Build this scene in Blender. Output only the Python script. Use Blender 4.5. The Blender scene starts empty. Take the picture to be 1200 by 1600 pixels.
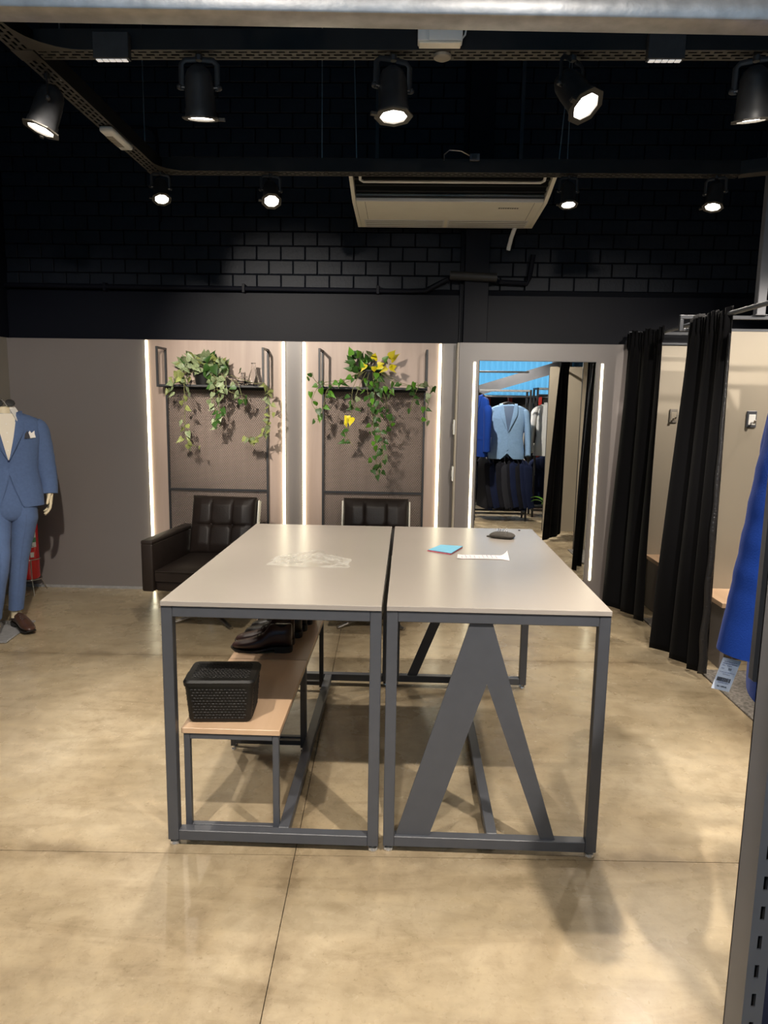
import bpy, bmesh, math, random
from mathutils import Vector, Matrix, Euler
R = math.radians
PI = math.pi
C = bpy.context.scene.collection
SC = bpy.context.scene

# ------------------------------------------------------------------ camera
F, HCAM = 1115.0, 1.57
PITCH, YAW, ROLL = R(8.75), R(1.75), R(0.90)
fwd = Vector((-math.sin(YAW)*math.cos(PITCH), math.cos(YAW)*math.cos(PITCH), -math.sin(PITCH)))
r0 = Vector((math.cos(YAW), math.sin(YAW), 0)); u0 = r0.cross(fwd)
rx = r0*math.cos(ROLL) + u0*math.sin(ROLL); ux = -r0*math.sin(ROLL) + u0*math.cos(ROLL)
cam = bpy.data.cameras.new('camera'); cam.sensor_fit = 'VERTICAL'; cam.sensor_height = 24.0
cam.lens = 24.0*F/1600.0; cam.clip_start = 0.02
co = bpy.data.objects.new('camera', cam); C.objects.link(co)
mt = Matrix((rx, ux, -fwd)).transposed().to_4x4(); mt.translation = (0, 0, HCAM)
co.matrix_world = mt
SC.camera = co
# ------------------------------------------------------------------ world, exposure
W = bpy.data.worlds.new('daylight'); SC.world = W; W.use_nodes = True
bg = W.node_tree.nodes['Background']; bg.inputs[0].default_value = (0.72, 0.86, 1.0, 1); bg.inputs[1].default_value = 1.1
SC.view_settings.view_transform = 'Standard'; SC.view_settings.look = 'None'
SC.view_settings.exposure = 0.0; SC.view_settings.gamma = 1.0; SC.view_settings.use_curve_mapping = False
SPOT_W = 130.0          # one track spotlight
LED_E = 7.0           # LED strip emission
SPOT_COL = (1.0, 0.90, 0.775)

# ------------------------------------------------------------------ materials
M = {}
def nt(name):
    m = bpy.data.materials.new(name); m.use_nodes = True
    return m, m.node_tree, m.node_tree.nodes['Principled BSDF']
def mat(name, col, rough=0.5, metal=0.0, var=0.0, scale=8.0, bump=0.0, bscale=60.0, stretch=None, spec=0.5, sheen=0.0, coat=0.0, col2=None):
    m, t, p = nt(name); N, L = t.nodes, t.links
    p.inputs['Base Color'].default_value = (*col, 1); p.inputs['Roughness'].default_value = rough
    p.inputs['Metallic'].default_value = metal; p.inputs['Specular IOR Level'].default_value = spec
    if sheen: p.inputs['Sheen Weight'].default_value = sheen
    if coat: p.inputs['Coat Weight'].default_value = coat; p.inputs['Coat Roughness'].default_value = 0.15
    if var or bump or col2:
        tc = N.new('ShaderNodeTexCoord'); mp = N.new('ShaderNodeMapping')
        L.new(tc.outputs['Object'], mp.inputs[0])
        if stretch: mp.inputs['Scale'].default_value = stretch
    if var or col2:
        nz = N.new('ShaderNodeTexNoise'); nz.inputs['Scale'].default_value = scale; nz.inputs['Detail'].default_value = 5
        L.new(mp.outputs[0], nz.inputs['Vector'])
        mx = N.new('ShaderNodeValToRGB'); e = mx.color_ramp.elements
        e[0].position = 0.3; e[1].position = 0.7
        a = col2 if col2 else tuple(c*(1-var) for c in col)
        b = col if col2 else tuple(min(1, c*(1+var)) for c in col)
        e[0].color = (*a, 1); e[1].color = (*b, 1)
        L.new(nz.outputs['Fac'], mx.inputs[0]); L.new(mx.outputs[0], p.inputs['Base Color'])
    if bump:
        n2 = N.new('ShaderNodeTexNoise'); n2.inputs['Scale'].default_value = bscale; n2.inputs['Detail'].default_value = 3
        L.new(mp.outputs[0], n2.inputs['Vector'])
        bp = N.new('ShaderNodeBump'); bp.inputs['Strength'].default_value = bump; bp.inputs['Distance'].default_value = 0.01
        L.new(n2.outputs['Fac'], bp.inputs['Height']); L.new(bp.outputs[0], p.inputs['Normal'])
    M[name] = m
    return m
def emit(name, col, s):
    m, t, p = nt(name)
    p.inputs['Base Color'].default_value = (*col, 1)
    p.inputs['Emission Color'].default_value = (*col, 1); p.inputs['Emission Strength'].default_value = s
    M[name] = m
def glass(name, col=(1, 1, 1), rough=0.0, ior=1.45):
    m, t, p = nt(name)
    p.inputs['Base Color'].default_value = (*col, 1); p.inputs['Roughness'].default_value = rough
    p.inputs['Transmission Weight'].default_value = 1.0; p.inputs['IOR'].default_value = ior
    M[name] = m

def concrete():
    m, t, p = nt('concrete'); N, L = t.nodes, t.links
    tc = N.new('ShaderNodeTexCoord')
    def noise(sc, det=6, rough=0.6, vec=None, dist=0.0):
        n = N.new('ShaderNodeTexNoise'); n.inputs['Scale'].default_value = sc; n.inputs['Detail'].default_value = det
        n.inputs['Roughness'].default_value = rough; n.inputs['Distortion'].default_value = dist
        L.new(vec if vec else tc.outputs['Object'], n.inputs['Vector']); return n.outputs['Fac']
    def ramp(f, stops):
        r = N.new('ShaderNodeValToRGB'); e = r.color_ramp.elements
        while len(e) < len(stops): e.new(0.5)
        for k, (q, c) in enumerate(stops): e[k].position = q; e[k].color = (*c, 1)
        L.new(f, r.inputs[0]); return r.outputs[0]
    def mix(a, b, f, mode='MIX'):
        x = N.new('ShaderNodeMix'); x.data_type = 'RGBA'; x.blend_type = mode
        if isinstance(f, float): x.inputs[0].default_value = f
        else: L.new(f, x.inputs[0])
        L.new(a, x.inputs[6]); L.new(b, x.inputs[7]); return x.outputs[2]
    mp = N.new('ShaderNodeMapping'); mp.inputs['Scale'].default_value = (0.5, 2.2, 1); mp.inputs['Rotation'].default_value = (0, 0, R(-18))
    L.new(tc.outputs['Object'], mp.inputs[0])
    base = ramp(noise(1.1, 6, 0.62, dist=0.6), [(0.30, (0.240, 0.184, 0.116)), (0.46, (0.335, 0.268, 0.174)), (0.60, (0.395, 0.325, 0.222)), (0.74, (0.475, 0.405, 0.292))])
    streak = ramp(noise(2.6, 7, 0.65, mp.outputs[0], 1.2), [(0.34, (0.66, 0.62, 0.56)), (0.5, (0.98, 0.97, 0.96)), (0.70, (1.12, 1.10, 1.05))])
    fine = ramp(noise(14, 8, 0.7, dist=0.4), [(0.34, (0.78, 0.76, 0.73)), (0.52, (1, 1, 1)), (0.72, (1.14, 1.13, 1.1))])
    col = mix(mix(base, streak, 0.55, 'MULTIPLY'), fine, 0.7, 'MULTIPLY')
    speck = ramp(noise(60, 4, 0.7), [(0.30, (0.72, 0.70, 0.66)), (0.42, (1, 1, 1)), (0.66, (1, 1, 1)), (0.76, (1.2, 1.18, 1.12))])
    col = mix(col, speck, 0.8, 'MULTIPLY')
    # grime gathered along the sawn joints
    m2 = N.new('ShaderNodeMapping'); m2.vector_type = 'TEXTURE'
    m2.inputs['Location'].default_value = (-0.363, 2.272, 0); m2.inputs['Rotation'].default_value = (0, 0, R(1.6))
    L.new(tc.outputs['Object'], m2.inputs[0]); sx = N.new('ShaderNodeSeparateXYZ'); L.new(m2.outputs[0], sx.inputs[0])
    def mth(op, a, b=None):
        n = N.new('ShaderNodeMath'); n.operation = op
        for k_, q_ in enumerate((a, b)):
            if q_ is None: continue
            if isinstance(q_, (int, float)): n.inputs[k_].default_value = q_
            else: L.new(q_, n.inputs[k_])
        return n.outputs[0]
    dd = mth('MINIMUM', mth('PINGPONG', sx.outputs[0], 1.5), mth('PINGPONG', sx.outputs[1], 0.975))
    nd = mth('ADD', dd, mth('MULTIPLY', mth('SUBTRACT', noise(5, 6, 0.7), 0.5), 0.30))
    grime = ramp(nd, [(0.0, (0.60, 0.57, 0.54)), (0.035, (0.82, 0.80, 0.78)), (0.11, (1, 1, 1))])
    col = mix(col, grime, 0.8, 'MULTIPLY')
    L.new(col, p.inputs['Base Color'])
    rr = N.new('ShaderNodeMapRange'); L.new(noise(3.0, 5), rr.inputs[0]); rr.inputs[1].default_value = 0.3; rr.inputs[2].default_value = 0.7
    rr.inputs[3].default_value = 0.19; rr.inputs[4].default_value = 0.36
    L.new(rr.outputs[0], p.inputs['Roughness'])
    bp = N.new('ShaderNodeBump'); bp.inputs['Strength'].default_value = 0.06; bp.inputs['Distance'].default_value = 0.01
    L.new(noise(30, 6), bp.inputs['Height']); L.new(bp.outputs[0], p.inputs['Normal'])
    p.inputs['Specular IOR Level'].default_value = 0.5
    M['concrete'] = m
def wood(name, c1, c2, rough, scale=(14, 14, 0.9)):
    m, t, p = nt(name); N, L = t.nodes, t.links
    tc = N.new('ShaderNodeTexCoord'); mp = N.new('ShaderNodeMapping'); mp.inputs['Scale'].default_value = scale
    L.new(tc.outputs['Object'], mp.inputs[0])
    nz = N.new('ShaderNodeTexNoise'); nz.inputs['Scale'].default_value = 1.0; nz.inputs['Detail'].default_value = 6; nz.inputs['Distortion'].default_value = 0.4
    L.new(mp.outputs[0], nz.inputs['Vector'])
    r = N.new('ShaderNodeValToRGB'); e = r.color_ramp.elements
    e[0].position = 0.32; e[1].position = 0.68; e[0].color = (*c2, 1); e[1].color = (*c1, 1)
    L.new(nz.outputs['Fac'], r.inputs[0]); L.new(r.outputs[0], p.inputs['Base Color'])
    p.inputs['Roughness'].default_value = rough
    M[name] = m
def leafmat(name, g, v, edge):
    m, t, p = nt(name); N, L = t.nodes, t.links
    tc = N.new('ShaderNodeTexCoord'); oi = N.new('ShaderNodeObjectInfo')
    ad = N.new('ShaderNodeVectorMath'); ad.operation = 'ADD'
    L.new(tc.outputs['Object'], ad.inputs[0]); L.new(oi.outputs['Location'], ad.inputs[1])
    nz = N.new('ShaderNodeTexNoise'); nz.inputs['Scale'].default_value = 26; nz.inputs['Detail'].default_value = 3
    L.new(ad.outputs[0], nz.inputs['Vector'])
    r = N.new('ShaderNodeValToRGB'); e = r.color_ramp.elements
    e[0].position = edge - 0.04; e[1].position = edge + 0.10; e[0].color = (*g, 1); e[1].color = (*v, 1)
    L.new(nz.outputs['Fac'], r.inputs[0])
    hs = N.new('ShaderNodeHueSaturation'); mr = N.new('ShaderNodeMapRange'); L.new(oi.outputs['Random'], mr.inputs[0])
    mr.inputs[3].default_value = 0.7; mr.inputs[4].default_value = 1.25; L.new(mr.outputs[0], hs.inputs['Value'])
    L.new(r.outputs[0], hs.inputs['Color']); L.new(hs.outputs[0], p.inputs['Base Color'])
    p.inputs['Roughness'].default_value = 0.42; p.inputs['Specular IOR Level'].default_value = 0.4
    M[name] = m
concrete()
mat('concrete_core', (0.05, 0.042, 0.032), 0.9)
mat('black_brick', (0.0066, 0.0094, 0.0160), 0.55, spec=0.25, var=0.15, scale=9, bump=0.25, bscale=45)
mat('black_mortar', (0.0034, 0.0042, 0.007), 0.8, spec=0.12, bump=0.2)
mat('black_paint', (0.0036, 0.0044, 0.0085), 0.5, spec=0.12, var=0.08, scale=2.0, bump=0.05)
mat('ceiling_black', (0.010, 0.010, 0.012), 0.9, spec=0.12, bump=0.1)
mat('taupe_panel', (0.168, 0.149, 0.143), 0.38, var=0.02, scale=1.5)
mat('beige_panel', (0.36, 0.315, 0.25), 0.42, var=0.02, scale=1.5)
mat('left_wall', (0.20, 0.18, 0.155), 0.5, var=0.02)
wood('maple_panel', (0.45, 0.345, 0.290), (0.38, 0.285, 0.235), 0.42)
wood('maple_board', (0.60, 0.42, 0.28), (0.52, 0.345, 0.215), 0.38, (10, 0.9, 10))
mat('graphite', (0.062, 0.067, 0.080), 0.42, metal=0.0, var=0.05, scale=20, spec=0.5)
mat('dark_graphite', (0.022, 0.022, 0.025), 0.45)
mat('mesh_paint', (0.105, 0.088, 0.080), 0.5)
mat('laminate', (0.335, 0.300, 0.264), 0.24, var=0.02, scale=2.5, spec=0.5)
mat('laminate_edge', (0.33, 0.30, 0.275), 0.4, var=0.02)
mat('chrome', (0.78, 0.76, 0.73), 0.22, metal=0.75, var=0.05)
mat('steel_rod', (0.42, 0.40, 0.38), 0.35, metal=1.0, var=0.08, scale=30)
mat('galvanised', (0.40, 0.40, 0.41), 0.36, metal=0.45, var=0.18, scale=45, bump=0.05)
mat('upright_grey', (0.22, 0.225, 0.25), 0.45, metal=0.2, var=0.05)
mat('slot_black', (0.004, 0.004, 0.006), 0.9)
mat('tray_side', (0.010, 0.010, 0.0105), 0.5, var=0.2, scale=12, spec=0.3)
mat('tray_under_lit', (0.046, 0.041, 0.033), 0.5, var=0.2, scale=12)  # paler copy of the tray paint; undersides carry their lit tone in the colour
mat('can_black', (0.028, 0.029, 0.032), 0.48, var=0.2, scale=25)
mat('flange_black', (0.060, 0.054, 0.045), 0.5, var=0.15, scale=25)
mat('rubber_black', (0.012, 0.012, 0.013), 0.6)
mat('black_plastic', (0.008, 0.0078, 0.0076), 0.5, spec=0.3, var=0.1)
mat('white_plastic', (0.80, 0.80, 0.78), 0.4, var=0.02)
mat('cream_plastic', (0.93, 0.89, 0.77), 0.42, var=0.02)
mat('grey_mark', (0.30, 0.27, 0.22), 0.5)
mat('brown_leather', (0.018, 0.0125, 0.0105), 0.46, var=0.2, scale=10, bump=0.15, bscale=140, spec=0.32)
mat('black_cloth', (0.0032, 0.0032, 0.0040), 0.75, spec=0.08, sheen=0.02, bump=0.08, bscale=300)
mat('black_satin', (0.016, 0.016, 0.018), 0.30, bump=0.5, bscale=60)
mat('blue_suit', (0.076, 0.116, 0.225), 0.85, spec=0.08, sheen=0.06, bump=0.15, bscale=350, var=0.06, scale=60)
mat('blue_suit_dark', (0.022, 0.034, 0.085), 0.8, spec=0.08)
mat('royal_cloth', (0.007, 0.034, 0.21), 0.8, spec=0.08, sheen=0.04, bump=0.12, bscale=300, var=0.06)
mat('sky_cloth', (0.19, 0.31, 0.49), 0.85, spec=0.08, sheen=0.05, bump=0.1, bscale=300, var=0.06, scale=40)
mat('pale_cloth', (0.55, 0.55, 0.55), 0.85, spec=0.08, bump=0.1, bscale=300, var=0.04)
mat('charcoal_cloth', (0.010, 0.0105, 0.015), 0.85, spec=0.08, sheen=0.02, bump=0.1, bscale=300, var=0.15)
mat('grey_cloth', (0.024, 0.025, 0.032), 0.85, spec=0.08, bump=0.1, bscale=300)
mat('navy_cloth', (0.010, 0.015, 0.042), 0.85, spec=0.08, sheen=0.02, bump=0.1, bscale=300, var=0.1)
mat('shirt', (0.66, 0.60, 0.50), 0.8, spec=0.08, bump=0.12, bscale=40, var=0.03)
mat('shirt_collar', (0.74, 0.71, 0.67), 0.8, spec=0.08, bump=0.05)
mat('mannequin_skin', (0.62, 0.53, 0.36), 0.5, var=0.02)
mat('brown_shoe', (0.050, 0.022, 0.014), 0.28, var=0.35, scale=14, coat=0.3)
mat('black_shoe', (0.012, 0.010, 0.009), 0.32, var=0.2, scale=14)
mat('oxblood_shoe', (0.034, 0.015, 0.013), 0.34, var=0.3, scale=14)
mat('lining_shade', (0.075, 0.12, 0.21), 0.6)  # darker blue stands in for the shadow inside an open jacket front
mat('sole', (0.010, 0.009, 0.008), 0.5)
mat('red_paint', (0.55, 0.008, 0.012), 0.25, coat=0.4, var=0.03)
mat('red_post', (0.50, 0.03, 0.02), 0.5)
mat('label_white', (0.70, 0.68, 0.65), 0.5)
mat('label_green', (0.05, 0.20, 0.10), 0.5)
mat('ink', (0.02, 0.02, 0.03), 0.6)
mat('paper', (0.78, 0.70, 0.70), 0.7, var=0.02)
mat('tag_paper', (0.62, 0.70, 0.86), 0.6, var=0.02)
mat('ink_blue', (0.10, 0.12, 0.28), 0.6)
mat('blue_card', (0.16, 0.47, 0.66), 0.5, var=0.06, scale=60)
mat('pink_card', (0.60, 0.10, 0.14), 0.5)
mat('pincushion', (0.055, 0.047, 0.038), 0.8, bump=0.3, bscale=90, var=0.2, scale=30)
mat('soil', (0.02, 0.014, 0.009), 0.95, bump=0.5)
mat('vine', (0.17, 0.17, 0.07), 0.6, var=0.2)
leafmat('leaf_marble', (0.060, 0.125, 0.035), (0.44, 0.47, 0.29), 0.49)
leafmat('leaf_lime', (0.15, 0.20, 0.045), (0.42, 0.43, 0.17), 0.50)
leafmat('leaf_green', (0.030, 0.085, 0.015), (0.065, 0.15, 0.028), 0.56)
leafmat('leaf_yellow', (0.62, 0.50, 0.01), (0.66, 0.60, 0.03), 0.5)
leafmat('leaf_fresh', (0.07, 0.20, 0.015), (0.14, 0.29, 0.03), 0.6)
mat('carpet', (0.16, 0.145, 0.13), 0.95, var=0.5, scale=60, bump=0.6, bscale=200)
mat('dark_shelf', (0.016, 0.014, 0.013), 0.6)
mat('mirror_glass', (0.90, 0.92, 0.92), 0.0, metal=1.0)
mat('hanger_black', (0.010, 0.010, 0.011), 0.35)
mat('tag_green', (0.04, 0.35, 0.16), 0.5)
mat('tag_red', (0.7, 0.06, 0.02), 0.5)
emit('led', (1.0, 0.93, 0.66), LED_E)
emit('lamp_glow', (1.0, 0.93, 0.82), 14.0)
emit('dot_glow', (1.0, 0.98, 0.95), 0.4)
glass('clear_glass')
m_, t_, p_ = nt('cellophane'); N_ = t_.nodes
mxs = N_.new('ShaderNodeMixShader'); tr = N_.new('ShaderNodeBsdfTransparent'); tr.inputs[0].default_value = (0.97, 0.97, 0.96, 1)
p_.inputs['Base Color'].default_value = (0.85, 0.84, 0.80, 1); p_.inputs['Roughness'].default_value = 0.14; p_.inputs['Specular IOR Level'].default_value = 1.0
lw = N_.new('ShaderNodeLayerWeight'); lw.inputs[0].default_value = 0.45; lr = N_.new('ShaderNodeMapRange')
lr.inputs[1].default_value = 0.45; lr.inputs[2].default_value = 1.0; lr.inputs[3].default_value = 0.03; lr.inputs[4].default_value = 0.42
t_.links.new(lw.outputs['Facing'], lr.inputs[0]); t_.links.new(lr.outputs[0], mxs.inputs[0])
t_.links.new(tr.outputs[0], mxs.inputs[1]); t_.links.new(p_.outputs[0], mxs.inputs[2])
t_.links.new(mxs.outputs[0], N_['Material Output'].inputs[0]); M['cellophane'] = m_
m_, t_, p_ = nt('blue_sheet'); N_ = t_.nodes
tl = N_.new('ShaderNodeBsdfTranslucent'); tl.inputs[0].default_value = (0.25, 0.68, 0.97, 1)
t_.links.new(tl.outputs[0], N_['Material Output'].inputs[0]); M['blue_sheet'] = m_

# ------------------------------------------------------------------ mesh helpers
class MB:
    def __init__(s): s.bm = bmesh.new()
    def box(s, x0, y0, z0, x1, y1, z1, bev=0.0, seg=1, mx=None):
        m = Matrix.Translation(((x0+x1)/2, (y0+y1)/2, (z0+z1)/2)) @ Matrix.Diagonal((abs(x1-x0), abs(y1-y0), abs(z1-z0), 1))
        if mx is not None: m = mx @ m
        v = bmesh.ops.create_cube(s.bm, size=1, matrix=m)['verts']
        if bev:
            e = list({e for q in v for e in q.link_edges})
            bmesh.ops.bevel(s.bm, geom=e, offset=bev, segments=seg, affect='EDGES', profile=0.5)
        return s
    def rings(s, rs, cap=True, closed=True):
        vs = [[s.bm.verts.new(p) for p in r] for r in rs]
        n = len(rs[0])
        for a, b in zip(vs, vs[1:]):
            for i in range(n if closed else n-1):
                j = (i+1) % n
                s.bm.faces.new((a[i], a[j], b[j], b[i]))
        if cap and closed:
            s.bm.faces.new(vs[0][::-1]); s.bm.faces.new(vs[-1])
        return s
    def tube(s, pts, r, n=8, cap=True, flat=None):
        pts = [Vector(p) for p in pts]; rs = []; up = None
        for i, p in enumerate(pts):
            t = (pts[min(i+1, len(pts)-1)] - pts[max(i-1, 0)])
            if t.length < 1e-9: t = Vector((0, 0, 1))
            t.normalize()
            if up is None:
                up = Vector((0, 0, 1)) if abs(t.z) < 0.9 else Vector((0, 1, 0))
            a = t.cross(up)
            if a.length < 1e-6: a = t.cross(Vector((1, 0.1, 0)))
            a.normalize(); b = a.cross(t).normalized(); up = b
            rr = r[i] if isinstance(r, (list, tuple)) else r
            ra, rb = (rr if isinstance(rr, (list, tuple)) else (rr, rr))
            rs.append([p + a*(ra*math.cos(2*PI*k/n)) + b*(rb*math.sin(2*PI*k/n)) for k in range(n)])
        return s.rings(rs, cap)
    def cyl(s, p0, p1, r0_, r1_=None, n=16):
        return s.tube([p0, p1], [r0_, r0_ if r1_ is None else r1_], n)
    def lathe(s, prof, n=20, mx=None, cap=True):
        rs = [[Vector((r*math.cos(2*PI*k/n), r*math.sin(2*PI*k/n), z)) for k in range(n)] for r, z in prof]
        if mx is not None: rs = [[mx @ p for p in r] for r in rs]
        return s.rings(rs, cap)
    def prism(s, poly, fn, t):
        """poly of 2d points -> fn(u,v,w): w=0 and w=t"""
        a = [s.bm.verts.new(fn(u, v, 0)) for u, v in poly]; b = [s.bm.verts.new(fn(u, v, t)) for u, v in poly]
        n = len(poly); s.bm.faces.new(a[::-1]); s.bm.faces.new(b)
        for i in range(n): s.bm.faces.new((a[i], a[(i+1) % n], b[(i+1) % n], b[i]))
        return s
    def grid(s, fn, nu, nv):
        vs = [[s.bm.verts.new(fn(i/nu, j/nv)) for j in range(nv+1)] for i in range(nu+1)]
        for i in range(nu):
            for j in range(nv): s.bm.faces.new((vs[i][j], vs[i+1][j], vs[i+1][j+1], vs[i][j+1]))
        return s
    def slab(s, fn, nu, nv, t):
        """solid patch: fn(u,v,off)"""
        A = [[s.bm.verts.new(fn(i/nu, j/nv, 0)) for j in range(nv+1)] for i in range(nu+1)]
        B = [[s.bm.verts.new(fn(i/nu, j/nv, t)) for j in range(nv+1)] for i in range(nu+1)]
        f = s.bm.faces.new
        for i in range(nu):
            for j in range(nv):
                f((A[i][j], A[i][j+1], A[i+1][j+1], A[i+1][j])); f((B[i][j], B[i+1][j], B[i+1][j+1], B[i][j+1]))
        for i in range(nu):
            f((A[i][0], A[i+1][0], B[i+1][0], B[i][0])); f((A[i][nv], B[i][nv], B[i+1][nv], A[i+1][nv]))
        for j in range(nv):
            f((A[0][j], B[0][j], B[0][j+1], A[0][j+1])); f((A[nu][j], A[nu][j+1], B[nu][j+1], B[nu][j]))
        return s
    def mesh(s, name, m, smooth=True, ang=35):
        bmesh.ops.recalc_face_normals(s.bm, faces=s.bm.faces[:])
        me = bpy.data.meshes.new(name); s.bm.to_mesh(me); s.bm.free()
        me.materials.append(M[m])
        if smooth:
            me.shade_smooth(); me.set_sharp_from_angle(angle=R(ang))
        return me
def link(name, me, parent=None, loc=None, rot=None):
    o = bpy.data.objects.new(name, me); C.objects.link(o)
    if parent: o.parent = parent
    if loc: o.location = loc
    if rot: o.rotation_euler = rot
    return o
def obj(name, mb, m, parent=None, smooth=True, ang=35, **k):
    return link(name, mb.mesh(name, m, smooth, ang), parent, **k)
def tag(o, label, cat, group=None):
    o['label'] = label; o['category'] = cat
    if group: o['group'] = group
    return o
def thing(name, label, cat, loc=(0, 0, 0), rotz=0, group=None):
    o = bpy.data.objects.new(name, None); C.objects.link(o); o.empty_display_size = 0.05
    o.location = loc; o.rotation_euler = (0, 0, rotz)
    return tag(o, label, cat, group)
def struct(name, mb, m, parent=None, **k):
    o = obj(name, mb, m, parent, **k)
    if not parent: o['kind'] = 'structure'
    return o
def copy_tree(o, parent=None):
    c = o.copy(); C.objects.link(c); c.parent = parent
    for ch in list(o.children): copy_tree(ch, c)
    return c
def text(s, size, m, name, parent, mx, ext=0.0003):
    cu = bpy.data.curves.new(name, 'FONT'); cu.body = s; cu.size = size; cu.extrude = ext; cu.align_x = 'CENTER'
    t = bpy.data.objects.new(name, cu); C.objects.link(t)
    bpy.context.view_layer.update()
    me = bpy.data.meshes.new_from_object(t.evaluated_get(bpy.context.evaluated_depsgraph_get()))
    bpy.data.objects.remove(t)
    me.materials.clear(); me.materials.append(M[m]); me.transform(mx)
    return link(name, me, parent)
rnd = random.Random(7)

# ================================================================== THE SETTING
YB, XL, XR, ZC, YF = 5.71, -3.206, 3.05, 4.45, -3.0
# floor: cast slabs with sawn joints, the grid turned a little
fl = MB(); fl.box(XL-0.1, YF-1.5, -0.12, XR+0.1, 6.0, -0.012)
floor = struct('floor', fl, 'concrete_core')
ang = R(1.6); fo = Vector((-0.363, 2.272, 0)); fu = Vector((math.cos(ang), math.sin(ang), 0)); fv = Vector((-math.sin(ang), math.cos(ang), 0))
g = 0.0013
for i in range(-2, 2):
    for j in range(-4, 3):
        a = fo + fu*(i*3.0+g) + fv*(j*1.95+g); w_, h_ = 3.0-2*g, 1.95-2*g
        poly = []
        for du, dv in ((0, 0), (w_, 0), (w_, h_), (0, h_)):
            q = a + fu*du + fv*dv; poly.append((q.x, q.y))
        # clip the slab to the room
        def clip(pl, ax, lim, sgn):
            out = []
            for k in range(len(pl)):
                p, q = pl[k], pl[(k+1) % len(pl)]
                ip, iq = sgn*(p[ax]-lim) >= 0, sgn*(q[ax]-lim) >= 0
                if ip: out.append(p)
                if ip != iq:
                    tt = (lim-p[ax])/(q[ax]-p[ax]); out.append((p[0]+(q[0]-p[0])*tt, p[1]+(q[1]-p[1])*tt))
            return out
        for ax, lim, sg in ((0, XL, 1), (0, XR, -1), (1, YF-1.2, 1), (1, 5.9, -1)):
            if len(poly) > 2: poly = clip(poly, ax, lim, sg)
        if len(poly) < 3: continue
        mb = MB(); mb.prism(poly, lambda u, v, w: Vector((u, v, -0.012+w)), 0.012)
        obj('concrete_slab', mb, 'concrete', floor, smooth=False)
struct('ceiling', MB().box(XL-0.1, YF-0.1, ZC, XR+0.1, 6.0, ZC+0.1), 'ceiling_black')
# back wall: black painted bricks above a smooth band, taupe panelling below
YW = 5.80
wb = MB(); wb.box(XL-0.1, YW+0.008, 0, XR+0.1, YW+0.2, ZC)
wall_back = struct('wall_back', wb, 'black_mortar')
obj('painted_band', MB().box(XL, YW-0.035, 2.0, XR, YW+0.01, 2.405, 0.004), 'black_paint', wall_back)
bw, bh, jo = 0.1905, 0.1075, 0.007
bme = MB().box(-(bw-jo)/2, -0.009, -(bh-jo)/2, (bw-jo)/2, 0.011, (bh-jo)/2, 0.004).mesh('brick', 'black_brick', smooth=False)
cells = []
row = 0; z = 2.41 + 0.03
while z + bh < ZC + bh:
    x = XL + (0 if row % 2 else -bw/2)
    while x < XR:
        cx, cz = x + bw/2, z + bh/2
        if cz < ZC - 0.05: cells.append((cx, cz, row))
        x += bw
    z += bh; row += 1
def seen(c):      # bricks that the unit, the column or the tray do not hide, nearest first
    x, z_, _ = c
    hid = (0.38 < x < 0.62) or (-0.5 < x < 1.0 and 2.72 < z_ < 3.32)
    return (1 if hid else 0, (x+0.1)**2 + (z_-2.35)**2*1.6)
cells.sort(key=seen)
single, rest = cells[:298], cells[298:]
for (cx, cz, _) in single:
    link('brick', bme, wall_back, (cx, YW + rnd.uniform(-0.002, 0.002), cz))
mb = MB()
for (cx, cz, _) in rest:
    mb.box(cx-(bw-jo)/2, YW-0.009, cz-(bh-jo)/2, cx+(bw-jo)/2, YW+0.011, cz+(bh-jo)/2, 0.004)
o = obj('brick_courses', mb, 'black_brick', wall_back, smooth=False); o['kind'] = 'stuff'
TOP = 2.03
def panel(name, x0, x1, m, y0=YB, y1=YW-0.035, z0=0.0, z1=TOP):
    return obj(name, MB().box(x0+0.001, y0, z0, x1-0.001, y1, z1, 0.0015), m, wall_back)
panel('wall_panel', XL, -2.086, 'taupe_panel'); panel('wall_panel', -0.969, -0.838, 'taupe_panel')
panel('wall_panel', 0.262, 0.386, 'taupe_panel')
panel('wood_panel', -2.086, -0.969, 'maple_panel', YB-0.004); panel('wood_panel', -0.838, 0.262, 'maple_panel', YB-0.004)
for x in (-2.071, -0.984, -0.823, 0.247):
    obj('led_strip', MB().box(x-0.010, YB-0.016, 0.012, x+0.010, YB-0.0045, 2.025, 0.003), 'led', wall_back)
# dressing mirror bay standing forward of the panelling, right wall part hidden behind the curtains
YM = 5.60
bay = struct('trim_1', MB().box(0.386, YM, 0, XR, YW-0.035, TOP, 0.002), 'taupe_panel')
obj('side_panel', MB().box(0.372, YM+0.004, 0.0, 0.3855, YB-0.001, TOP-0.002, 0.001), 'beige_panel', bay)
for x in (0.507, 1.477):
    obj('led_strip', MB().box(x-0.0085, YM-0.007, 0.19, x+0.0085, YM-0.0005, 1.885, 0.002), 'led', bay)
mir = thing('mirror', 'tall frameless dressing mirror set in the taupe bay between two light strips', 'mirror', (0.985, YM, 0.19))
obj('mirror_glass', MB().box(-0.442, -0.006, 0, 0.442, -0.001, 1.705, 0.001), 'mirror_glass', mir)
obj('mirror_backing', MB().box(-0.446, -0.001, -0.004, 0.446, 0.0, 1.709), 'dark_graphite', mir)
struct('wall_left', MB().box(XL-0.12, YF, 0, XL, 6.0, ZC), 'black_paint')
struct('trim_2', MB().box(XL, YF+0.1, 0, XL+0.012, 5.71, TOP, 0.002), 'left_wall')
struct('wall_right', MB().box(XR, YF, 0, XR+0.12, 6.0, ZC), 'black_paint')
struct('trim_3', MB().box(XR-0.012, YF+0.1, 0, XR, YM-0.001, TOP, 0.002), 'beige_panel')
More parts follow.
